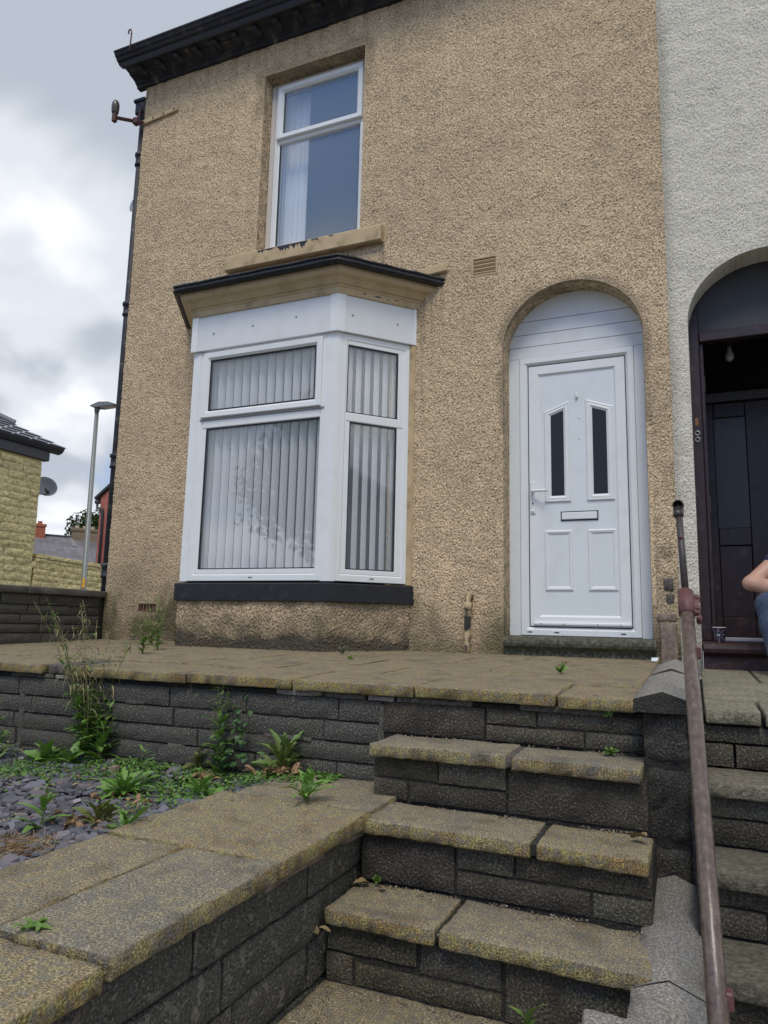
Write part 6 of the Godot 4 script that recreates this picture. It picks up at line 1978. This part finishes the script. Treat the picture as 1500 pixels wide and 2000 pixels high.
func bed() -> void:
	var st := st_new(true)
	var nx := 40
	var nz := 30
	for j in nz:
		for i in nx:
			var c := []
			for e in [[0, 0], [1, 0], [1, 1], [0, 1]]:
				var x: float = 3.32 * (i + e[0]) / nx
				var z: float = 2.14 + 2.7 * (j + e[1]) / nz
				c.append(Vector3(x, bed_y(x, z) - 0.012, z))
			quad(st, c[3], c[2], c[1], c[0])
	tag(part("bed_soil", done(st), M.soil), "", "", "", "structure")
	# plum-grey slate chippings, thousands of them
	var s := st_new()
	var n := 0
	while n < 7600:
		var x := rng.randf_range(0.9, 3.31)
		var z := rng.randf_range(2.16, 4.5)
		if x < 1.0 + (z - 2.2) * 0.55: continue
		n += 1
		var layer := rng.randf()
		var big := pow(rng.randf(), 2.2)
		var l := lerpf(0.013, 0.050, big)
		var w := l * rng.randf_range(0.45, 0.85)
		var t := rng.randf_range(0.003, 0.0075)
		var b := Basis(Vector3.UP, rng.randf() * TAU) * Basis(Vector3.RIGHT, rng.randfn(0, 0.16)) * Basis(Vector3.BACK, rng.randfn(0, 0.16))
		if rng.randf() < 0.06: b = b * Basis(Vector3.RIGHT, rng.randfn(0, 0.6))
		var o := Vector3(x, bed_y(x, z) + layer * 0.026, z)
		var k := rng.randf_range(0.5, 1.45)
		var warm := rng.randf_range(-0.012, 0.016)
		var col := Color((0.142 + warm) * k, 0.138 * k, (0.160 - warm * 0.5) * k)
		if rng.randf() < 0.012: col = Color(0.26, 0.2, 0.14)
		var sides := 5 + rng.randi() % 3
		var top := []
		var bot := []
		for i in sides:
			var a := TAU * (i + rng.randf_range(-0.28, 0.28)) / sides
			var q := Vector3(cos(a) * l * rng.randf_range(0.75, 1.15), 0, sin(a) * w * rng.randf_range(0.75, 1.15))
			top.append(o + b * (q * 0.94 + Vector3(0, t, 0)))
			bot.append(o + b * (q + Vector3(0, -t, 0)))
		s.set_color(col)
		for i in range(1, sides - 1): tri(s, top[0], top[i], top[i + 1])
		for i in sides:
			var i2 := (i + 1) % sides
			tri(s, top[i], bot[i], bot[i2])
			tri(s, top[i], bot[i2], top[i2])
	tag(part("slate_chippings", done(s), M.slate), "plum-grey slate chippings covering the bed below the retaining wall", "slate chippings", "", "stuff")

# a leaf along +z, drooping, with a fold along its midrib; teeth > 0 gives a dandelion's lobes
func leaf_mesh(l: float, w: float, droop: float, teeth: int, fold: float, c0: Color, c1: Color, sd: int, lift := 0.0) -> ArrayMesh:
	var g := RandomNumberGenerator.new()
	g.seed = sd
	var st := st_new(true)
	var n := 14 if teeth > 0 else 8
	var mid := []
	var lf := []
	var rt := []
	for i in n + 1:
		var t := float(i) / n
		var wd := w * 0.5 * pow(sin(PI * pow(t, 0.75 if teeth == 0 else 1.45)), 0.75)
		var wl := wd
		var wr := wd
		if teeth > 0:
			wd = maxf(wd, w * 0.05)
			wl = wd * (0.42 + 0.65 * fposmod(t * teeth, 1.0))
			wr = wd * (0.42 + 0.65 * fposmod(t * teeth + 0.25, 1.0))
		var p := Vector3(g.randfn(0, 0.012) * l, lift * sin(PI * t * 0.6) * l - droop * t * t * l, t * l)
		mid.append(p)
		lf.append(p + Vector3(-wl, fold * wl + g.randfn(0, 0.03) * w, 0))
		rt.append(p + Vector3(wr, fold * wr + g.randfn(0, 0.03) * w, 0))
	for i in n:
		var t := float(i) / n
		for side in [lf, rt]:
			var q := [mid[i], side[i], side[i + 1], mid[i + 1]] if side == rt else [mid[i], mid[i + 1], side[i + 1], side[i]]
			for o in [0, 2, 1, 0, 3, 2]:
				var c := c0.lerp(c1, clampf(t + g.randf_range(-0.1, 0.1), 0, 1))
				if q[o] == mid[i] or q[o] == mid[i + 1]: c = c.lerp(Color(0.16, 0.21, 0.07), 0.35)
				st.set_color(c)
				st.add_vertex(q[o])
	return done(st)

const G0 := Color(0.10, 0.19, 0.04)
const G1 := Color(0.17, 0.33, 0.065)
const G2 := Color(0.26, 0.42, 0.11)

func rosette(called: String, label: String, at: Vector3, r: float, count: int, up: float, meshes: Array, group := "") -> Node3D:
	var t := thing(called, label, "weed", at, group)
	for i in int(count * (2.1 if called == "dandelion" else 1.3)):
		var a := TAU * (i * 0.381966) + rng.randf_range(-0.3, 0.3)
		var e := lerpf(up * 1.15, up * 0.2, fposmod(i / float(count), 1.0)) + rng.randf_range(-0.25, 0.25)
		var k := r * rng.randf_range(0.45, 1.05)
		var b := Basis(Vector3.UP, a) * Basis(Vector3.RIGHT, -e) * Basis(Vector3.BACK, rng.randf_range(-0.7, 0.7))
		part("leaf", meshes[rng.randi() % meshes.size()], M.leaf, t, Transform3D(b.scaled(Vector3.ONE * k), Vector3(rng.randf_range(-0.01, 0.01), 0.005, rng.randf_range(-0.01, 0.01))))
	return t

# upright stems with narrow leaves; dry makes the upper part straw-coloured
func willowherb(label: String, at: Vector3, stems: int, h: float, spread: float, leaves: Array, straw: Array, dry: float, group := "", lean := Vector3.ZERO, bush := 0.0) -> Node3D:
	var t := thing("willowherb", label, "weed", at, group)
	var st := st_new(true)
	var sd := st_new(true)
	var fl := st_new()
	for k in stems:
		var a := rng.randf() * TAU
		var hh := h * rng.randf_range(0.7, 1.05)
		var out := Vector3(cos(a), 0, sin(a)) * spread * rng.randf_range(0.2, 1.0) + lean
		var p0 := Vector3(cos(a), 0, sin(a)) * 0.002
		var pts := []
		for i in 9:
			var u := i / 8.0
			pts.append(p0 + out * pow(u, 1.4) + Vector3(0, hh * u, 0) + Vector3(rng.randfn(0, 0.006), 0, rng.randfn(0, 0.006)) * u)
		var c := Color(0.12, 0.13, 0.05) if rng.randf() > dry else Color(0.30, 0.24, 0.13)
		st.set_color(c)
		tube(st, pts, [0.0028, 0.0025, 0.0022, 0.002, 0.0018, 0.0016, 0.0013, 0.001, 0.0008], 5)
		var nl := int(hh / 0.022)
		for i in nl:
			var u := lerpf(0.06, 1.0, float(i) / nl)
			var f := u * 8.0
			var p: Vector3 = pts[mini(int(f), 7)].lerp(pts[mini(int(f) + 1, 8)], f - int(f))
			var is_dry := dry > 0.0 and u > 0.45 and rng.randf() < dry * 1.3
			if is_dry and rng.randf() < 0.15: continue
			var sz := lerpf(0.085, 0.035, u) * rng.randf_range(0.7, 1.2) * (1.0 + bush * (1.0 - u))
			var b := Basis(Vector3.UP, i * 2.4 + rng.randf_range(-0.5, 0.5)) * Basis(Vector3.RIGHT, -rng.randf_range(0.1, 0.9) + (0.7 if is_dry else 0.0))
			part("leaf", (straw if is_dry else leaves)[rng.randi() % 3], M.dry if is_dry else M.leaf, t, Transform3D(b.scaled(Vector3.ONE * sz), p))
		if dry > 0.0:  # fine seed pods
			for i in 7:
				var u := rng.randf_range(0.55, 0.98)
				var p: Vector3 = pts[int(u * 8.0)]
				var d := Vector3(rng.randfn(), 0.9, rng.randfn()).normalized() * rng.randf_range(0.03, 0.06)
				sd.set_color(Color(0.33, 0.28, 0.15) if rng.randf() < 0.6 else Color(0.14, 0.19, 0.06))
				tube(sd, [p, p + d * 0.6, p + d], [0.0011, 0.0009, 0.0005], 4)
		elif rng.randf() < 0.7:
			fl.set_color(Color(0.5, 0.42, 0.55))
			for i in 3:
				var p: Vector3 = pts[8] + Vector3(rng.randfn(), rng.randfn(), rng.randfn()) * 0.008
				quad(fl, p + Vector3(-0.004, 0, 0), p + Vector3(0, 0.002, 0.004), p + Vector3(0.004, 0, 0), p + Vector3(0, 0.002, -0.004))
	part("stem", done(st), M.dry, t)
	if dry > 0.0: part("seed_pods", done(sd), M.dry, t)
	return t

func plants() -> void:
	var dandy := []
	var dark := []
	var rusty := []
	for i in 4:
		dandy.append(leaf_mesh(1.0, 0.27, 0.32, 7, 0.35, Color(0.16, 0.25, 0.07), Color(0.18, 0.38, 0.065), 50 + i, 0.25))
		dark.append(leaf_mesh(1.0, 0.22, 0.22, 7, 0.4, Color(0.22, 0.17, 0.08), Color(0.14, 0.28, 0.06), 60 + i, 0.3))
		rusty.append(leaf_mesh(1.0, 0.27, 0.3, 5, 0.4, Color(0.18, 0.11, 0.05), Color(0.14, 0.20, 0.05), 70 + i, 0.35))
	var lance := []
	var straw := []
	var broad := []
	for i in 4:
		lance.append(leaf_mesh(1.0, 0.26, 0.25, 0, 0.3, G0.lerp(G1, 0.7), G1.lerp(G2, 0.35 * i), 80 + i, 0.1))
		straw.append(leaf_mesh(1.0, 0.11, 0.9, 0, 0.8, Color(0.27, 0.235, 0.12), Color(0.36, 0.30, 0.165), 90 + i, 0.3))
		broad.append(leaf_mesh(1.0, 0.40, 0.4, 0, 0.25, G0, G1.lerp(G2, 0.25 * i), 100 + i, 0.2))
	var grp := "rosettes of dandelion leaves in the slate"
	var at := func(x: float, z: float) -> Vector3: return Vector3(x, bed_y(x, z), z)
	# the tall straggling clump against the wall, half gone to straw
	willowherb("tall straggling weed clump, half dried, against the retaining wall", at.call(2.10, 2.20), 18, 0.80, 0.38, lance, straw, 0.6, "", Vector3(0.02, 0, 0.02), 0.2)
	willowherb("dense leafy green weed at the foot of the tall dried clump", at.call(2.20, 2.22), 7, 0.34, 0.18, lance, straw, 0.0, "", Vector3.ZERO, 0.5)
	willowherb("slender upright weed growing before the ivy on the retaining wall", at.call(2.92, 2.22), 3, 0.44, 0.06, lance, straw, 0.0, "", Vector3.ZERO, 0.35)
	willowherb("upright weed at the left edge close to the retaining wall", at.call(1.69, 2.38), 4, 0.46, 0.10, lance, straw, 0.0, "", Vector3.ZERO, 0.3)
	willowherb("spindly weed with grassy leaves at the left edge of the slate", at.call(2.37, 3.0), 5, 0.34, 0.14, lance, straw, 0.0, "", Vector3(0.05, 0, 0), 0.1)
	willowherb("small pale weed standing alone in the slate left of the coping", at.call(2.84, 3.14), 3, 0.20, 0.05, lance, straw, 0.0, "", Vector3.ZERO, 0.5)
	willowherb("little weed in the slate between the wall clump and leafy rosette", at.call(2.69, 2.46), 2, 0.20, 0.04, lance, straw, 0.0, "", Vector3.ZERO, 0.2)
	# weeds rooted in the terrace joints
	for w in [[1.05, 0.55, 0.34, "feathery weed sprouting from terrace joint beside the dark boundary wall"], [1.42, 0.92, 0.42, "tallest feathery weed on the terrace, in front of the air brick"], [1.62, 1.30, 0.30, "feathery weed on the terrace nearest the bay plinth corner"]]:
		var fw := willowherb(w[3], Vector3(w[0], terrace_y(w[1]) - 0.004, w[1]), 6, w[2], 0.08, lance, straw, 0.35, "", Vector3.ZERO, -0.2)
		tag(fw, w[3], "weed", "feathery weeds on the terrace")
	# broad leaves
	var c := rosette("broad_leaf_weed", "broad-leaved weed clump with reddish stems at the wall foot, far left", at.call(1.94, 2.30), 0.17, 18, 1.0, broad)
	rosette("broad_leaf_weed", "bright broad-leaved weed just right of the far-left clump", at.call(2.10, 2.30), 0.13, 12, 1.1, broad)
	# dandelions
	rosette("dandelion", "broad bright green dandelion rosette in the middle of the slate bed", at.call(2.73, 2.62), 0.155, 30, 0.9, dandy, grp)
	rosette("dandelion", "green dandelion rosette beside the inner coping edge, right of the broadest", at.call(3.06, 2.52), 0.13, 22, 1.0, dandy, grp)
	rosette("dandelion", "tall spiky dark dandelion with dead leaves on the coping end", Vector3(3.275, -0.475, 2.235), 0.185, 22, 1.15, dark, grp)
	rosette("dandelion", "upright dandelion growing from the joint across the coping slabs", Vector3(3.62, -0.474, 2.645), 0.125, 15, 1.35, dandy, grp)
	rosette("dandelion", "rust-leaved dandelion in the slate above the straw heap", at.call(3.00, 3.02), 0.12, 12, 1.15, rusty, grp)
	rosette("dandelion", "dandelion tucked against the coping at the slab joint", Vector3(3.235, -0.525, 3.16), 0.125, 13, 1.1, dandy, grp)
	rosette("dandelion", "reddish dandelion rosette near the ivy at the wall foot", at.call(2.78, 2.17), 0.13, 16, 1.2, rusty, grp)
	rosette("dandelion", "lush dandelion cut by the left edge of the photo", at.call(3.00, 3.62), 0.13, 16, 1.0, dandy, grp)
	rosette("dandelion", "dandelion rosette against the wall right of the ivy", at.call(3.19, 2.20), 0.13, 16, 1.1, dandy, grp)
	# ivy on the wall
	var iv := thing("ivy", "dark round-leaved ivy climbing the retaining wall", "ivy", at.call(2.99, 2.185))
	var round_leaf := leaf_mesh(1.0, 0.95, 0.15, 0, 0.15, Color(0.03, 0.09, 0.03), Color(0.055, 0.15, 0.045), 120)
	for i in 60:
		var p := Vector3(rng.randfn(0, 0.07), absf(rng.randfn(0.17, 0.10)), 0.012 + rng.randf() * 0.045)
		part("leaf", round_leaf, M.leaf, iv, Transform3D((Basis(Vector3.UP, rng.randfn(0, 0.8)) * Basis(Vector3.RIGHT, rng.randf_range(0.2, 1.0))).scaled(Vector3.ONE * rng.randf_range(0.022, 0.036)), p))
	var st := st_new(true)
	st.set_color(Color(0.07, 0.06, 0.035))
	tube(st, [Vector3.ZERO, Vector3(-0.02, 0.12, 0.015), Vector3(0.02, 0.24, 0.012), Vector3(-0.03, 0.34, 0.012)], [0.003, 0.0025, 0.002, 0.001], 5)
	part("stem", done(st), M.dry, iv)
	# small creeping plants, beyond counting
	var s := st_new()
	for i in 9500:
		var x: float
		var z: float
		if i % 5 < 3:
			x = rng.randf_range(2.2, 3.55)
			z = 2.175 + absf(rng.randfn(0, 0.13))
			if n_b.get_noise_3d(x * 4.0, z * 4.0, 1.0) < -0.12: continue
		elif i % 5 == 3:
			x = 1.98 + rng.randfn(0, 0.16)
			z = 2.42 + rng.randfn(0, 0.13)
		else:
			x = 2.92 + rng.randfn(0, 0.13)
			z = 2.48 + rng.randfn(0, 0.14)
		var y := bed_y(x, z) + 0.006 + rng.randf() * 0.035
		if x > 3.3: y = -0.474 + rng.randf() * 0.012
		if z < 2.18: continue
		var k := rng.randf_range(0.65, 1.25)
		s.set_color(Color(0.14 * k, 0.27 * k, 0.06 * k))
		var a := rng.randf() * TAU
		var u := Vector3(cos(a), rng.randfn(0, 0.35), sin(a)).normalized() * rng.randf_range(0.006, 0.016)
		var v := Vector3(-sin(a), rng.randfn(0, 0.3), cos(a)).normalized() * rng.randf_range(0.004, 0.009)
		var p := Vector3(x, y, z)
		quad(s, p - u, p + v, p + u, p - v)
	tag(part("ground_cover", done(s), M.leaf), "small creeping green plants along the foot of the retaining wall", "ground cover", "", "stuff")
	# sprigs on terrace, steps and walls
	var tiny := rosette("sprig", "small green sprig in the paving before the white door", Vector3(4.33, terrace_y(1.30) + 0.0, 1.30), 0.060, 18, 1.3, lance)
	rosette("sprig", "small green tuft on the terrace in front of the bay corner", Vector3(3.02, terrace_y(1.05), 1.05), 0.045, 14, 0.9, lance)
	var grey := []
	for i in 3: grey.append(leaf_mesh(1.0, 0.16, 0.2, 0, 0.3, Color(0.13, 0.14, 0.11), Color(0.24, 0.26, 0.22), 130 + i, 0.1))
	rosette("sprig", "greyish dry tuft at the foot of the bay plinth", Vector3(2.75, terrace_y(0.62), 0.62), 0.075, 18, 1.2, grey)
	rosette("sprig", "tiny weed at the back of the top step beside the pier", Vector3(4.66, -0.280, 2.225), 0.035, 20, 0.9, broad)
	rosette("sprig", "tiny weed hanging from the wall joint under the terrace edge", Vector3(4.655, -0.150, 2.182), 0.035, 8, 1.4, broad)
	rosette("sprig", "ivy sprig creeping over the near coping slab at left", Vector3(3.655, -0.478, 3.89), 0.040, 14, 0.5, broad)
	rosette("sprig", "small weed at left end of the second riser", Vector3(3.93, -0.700, 2.685), 0.03, 9, 1.3, broad)
	var two := thing("seedling", "two-leaved bright seedling at the foot of the lowest riser", "weed", Vector3(4.520, -0.925, 3.015))
	part("stem", tube_mesh([Vector3.ZERO, Vector3(0.002, 0.05, 0)], [0.003], 6), M.leaf, two)
	for q in [[1.1, 1.15, 0.105], [-1.2, 1.05, 0.075], [2.4, 0.75, 0.04]]:
		part("leaf", broad[3], M.leaf, two, Transform3D((Basis(Vector3.UP, q[0]) * Basis(Vector3.RIGHT, -q[1])).scaled(Vector3.ONE * q[2]), Vector3(0, 0.045, 0)))

# ---------------------------------------------------------------- dead leaves, straw, crumbs and scraps
func litter() -> void:
	var dead := []
	for i in 4: dead.append(leaf_mesh(1.0, 0.42, -0.25 + 0.2 * i, 0, 0.9, Color(0.24, 0.12, 0.065), Color(0.40, 0.24, 0.14), 140 + i, 0.35))
	var heaps := [["dead brown leaves under the broadest dandelion", 2.72, 2.70, 0.16, 26], ["dead brown leaves round the spiky dandelion on the coping", 3.30, 2.33, 0.11, 34], ["dead brown leaves beside the rust-leaved dandelion", 2.93, 3.05, 0.10, 22], ["dead brown leaves between ivy and rosettes near the wall", 2.86, 2.30, 0.14, 26]]
	for h in heaps:
		var y := bed_y(h[1], h[2]) + 0.012 if h[1] < 3.2 else -0.470
		var t := thing("dead_leaves", h[0], "dead leaves", Vector3(h[1], y, h[2]), "dead leaves among the weeds")
		for i in h[4]:
			part("leaf", dead[rng.randi() % 4], M.dry, t, Transform3D((Basis(Vector3.UP, rng.randf() * TAU) * Basis(Vector3.BACK, rng.randfn(0, 0.7)) * Basis(Vector3.RIGHT, rng.randfn(0, 0.2))).scaled(Vector3.ONE * rng.randf_range(0.02, 0.055)), Vector3(rng.randfn(0, h[3] * 0.55), rng.randf() * 0.018, rng.randfn(0, h[3] * 0.3))))
	var tan := []
	for i in 3: tan.append(leaf_mesh(1.0, 0.62, 0.22 - 0.12 * i, 0, 0.55, Color(0.22, 0.15, 0.075), Color(0.33, 0.23, 0.12), 150 + i, 0.12))
	for f in [[4.755, -0.490, 2.50, 0.075, "curled tan dead leaf on the second tread against the pier"], [3.915, -0.696, 2.715, 0.06, "brown dead leaf at the back left corner of the third tread"], [3.965, -0.696, 2.73, 0.045, "smaller brown leaf beside the one on the third tread"], [3.866, -0.770, 2.985, 0.05, "yellowed leaf caught under the third tread by the wall"], [3.905, -0.760, 2.975, 0.04, "pale yellow leaf hanging just right of the caught one"]]:
		var t := tag(part("dead_leaf", tan[rng.randi() % 3], M.dry, null, Transform3D((Basis(Vector3.UP, rng.randf() * TAU) * Basis(Vector3.RIGHT, -0.2)).scaled(Vector3.ONE * f[3]), Vector3(f[0], f[1], f[2]))), f[4], "dead leaf", "fallen leaves on the steps")
	# scraps of dead leaf and stalk blown over the slate, too many to count
	var bits := st_new()
	for i in 420:
		var x := rng.randf_range(1.5, 3.3)
		var z := 2.18 + absf(rng.randfn(0, 0.55))
		if z > 4.2: continue
		var p := Vector3(x, bed_y(x, z) + 0.020 + rng.randf() * 0.012, z)
		if x > 3.26: p.y = -0.470
		var a := rng.randf() * TAU
		var l := rng.randf_range(0.006, 0.024)
		var u := Vector3(cos(a), rng.randfn(0, 0.25), sin(a)) * l
		var v := Vector3(-sin(a), rng.randfn(0, 0.4), cos(a)) * l * rng.randf_range(0.1, 0.45)
		var kk := rng.randf_range(0.5, 1.2)
		bits.set_color(Color(0.30 * kk, 0.17 * kk, 0.09 * kk) if rng.randf() < 0.6 else Color(0.36 * kk, 0.30 * kk, 0.17 * kk))
		quad(bits, p - u, p + v, p + u, p - v)
	tag(part("leaf_litter", done(bits), M.dry), "scraps of dead leaf and stalk scattered over the slate bed", "leaf litter", "", "stuff")
	# straw heap
	var s := st_new()
	for i in 520:
		var p := Vector3(2.93 + rng.randfn(0, 0.075), 0, 3.33 + rng.randfn(0, 0.05))
		p.y = bed_y(p.x, p.z) + 0.012 + rng.randf() * 0.018
		var d := Vector3(rng.randfn(), rng.randfn(0, 0.25), rng.randfn()).normalized() * rng.randf_range(0.015, 0.05)
		var k := rng.randf_range(0.6, 1.2)
		s.set_color(Color(0.25 * k, 0.15 * k, 0.075 * k) if rng.randf() < 0.7 else Color(0.34 * k, 0.28 * k, 0.16 * k))
		tube(s, [p - d, p, p + d], [0.0012], 3, false)
	tag(part("straw_heap", done(s), M.dry), "heap of brown straw on the slate near the coping", "straw", "", "stuff")
	# crumbs of grit in the corners of the steps
	s = st_new()
	for r in [[3.87, 4.8, 2.672, -0.705, 420, 0.035], [3.87, 4.4, 2.925, -0.932, 420, 0.03], [3.86, 3.95, 2.95, -0.932, 240, 0.2], [3.87, 4.8, 2.425, -0.494, 260, 0.025], [3.8, 4.78, 2.19, -0.278, 160, 0.02], [4.24, 4.27, 2.78, -0.712, 60, 0.1]]:
		for i in r[4]:
			var p := Vector3(rng.randf_range(r[0], r[1]), r[3] + 0.003, r[2] + absf(rng.randfn(0, r[5])))
			if n_b.get_noise_3dv(p * 9.0) < -0.05: continue
			var k := rng.randf_range(0.5, 1.4)
			s.set_color(Color(0.13 * k, 0.10 * k, 0.065 * k) if rng.randf() < 0.7 else Color(0.3 * k, 0.26 * k, 0.21 * k))
			var z := rng.randf_range(0.0015, 0.005)
			var q := [Vector3(z, 0, 0), Vector3(-z * 0.5, 0, z), Vector3(-z * 0.6, 0, -z), Vector3(0, z * 1.1, 0)]
			tri(s, p + q[0], p + q[3], p + q[1]); tri(s, p + q[1], p + q[3], p + q[2]); tri(s, p + q[2], p + q[3], p + q[0])
	tag(part("grit_crumbs", done(s), M.crumbs), "crumbs of grit and soil in the corners of the steps", "grit", "", "stuff")
	# scraps
	s = st_new()
	var o := Vector3(4.705, terrace_y(0.20) + 0.004, 0.20)
	quad(s, o, o + Vector3(0.04, 0.004, 0.01), o + Vector3(0.045, 0.022, -0.02), o + Vector3(0.004, 0.020, -0.02))
	quad(s, o + Vector3(0.01, 0.0, 0.012), o + Vector3(0.034, 0.0, 0.022), o + Vector3(0.03, 0.018, 0.006), o + Vector3(0.012, 0.022, 0.0))
	tag(part("paper_scrap", done(s), M.white), "crumpled white paper scrap beside the door step", "litter")
	tag(part("pale_stone", stone(Vector3(2.395, -0.560, 2.325), Vector3(2.445, -0.505, 2.36), 0.012, 0.02, 0.006, func(p: Vector3) -> Color: return Color(1.2, 1.15, 1.0)), M.pink_mortar), "pale buff stone standing on the slate before the leafy weed", "stone")
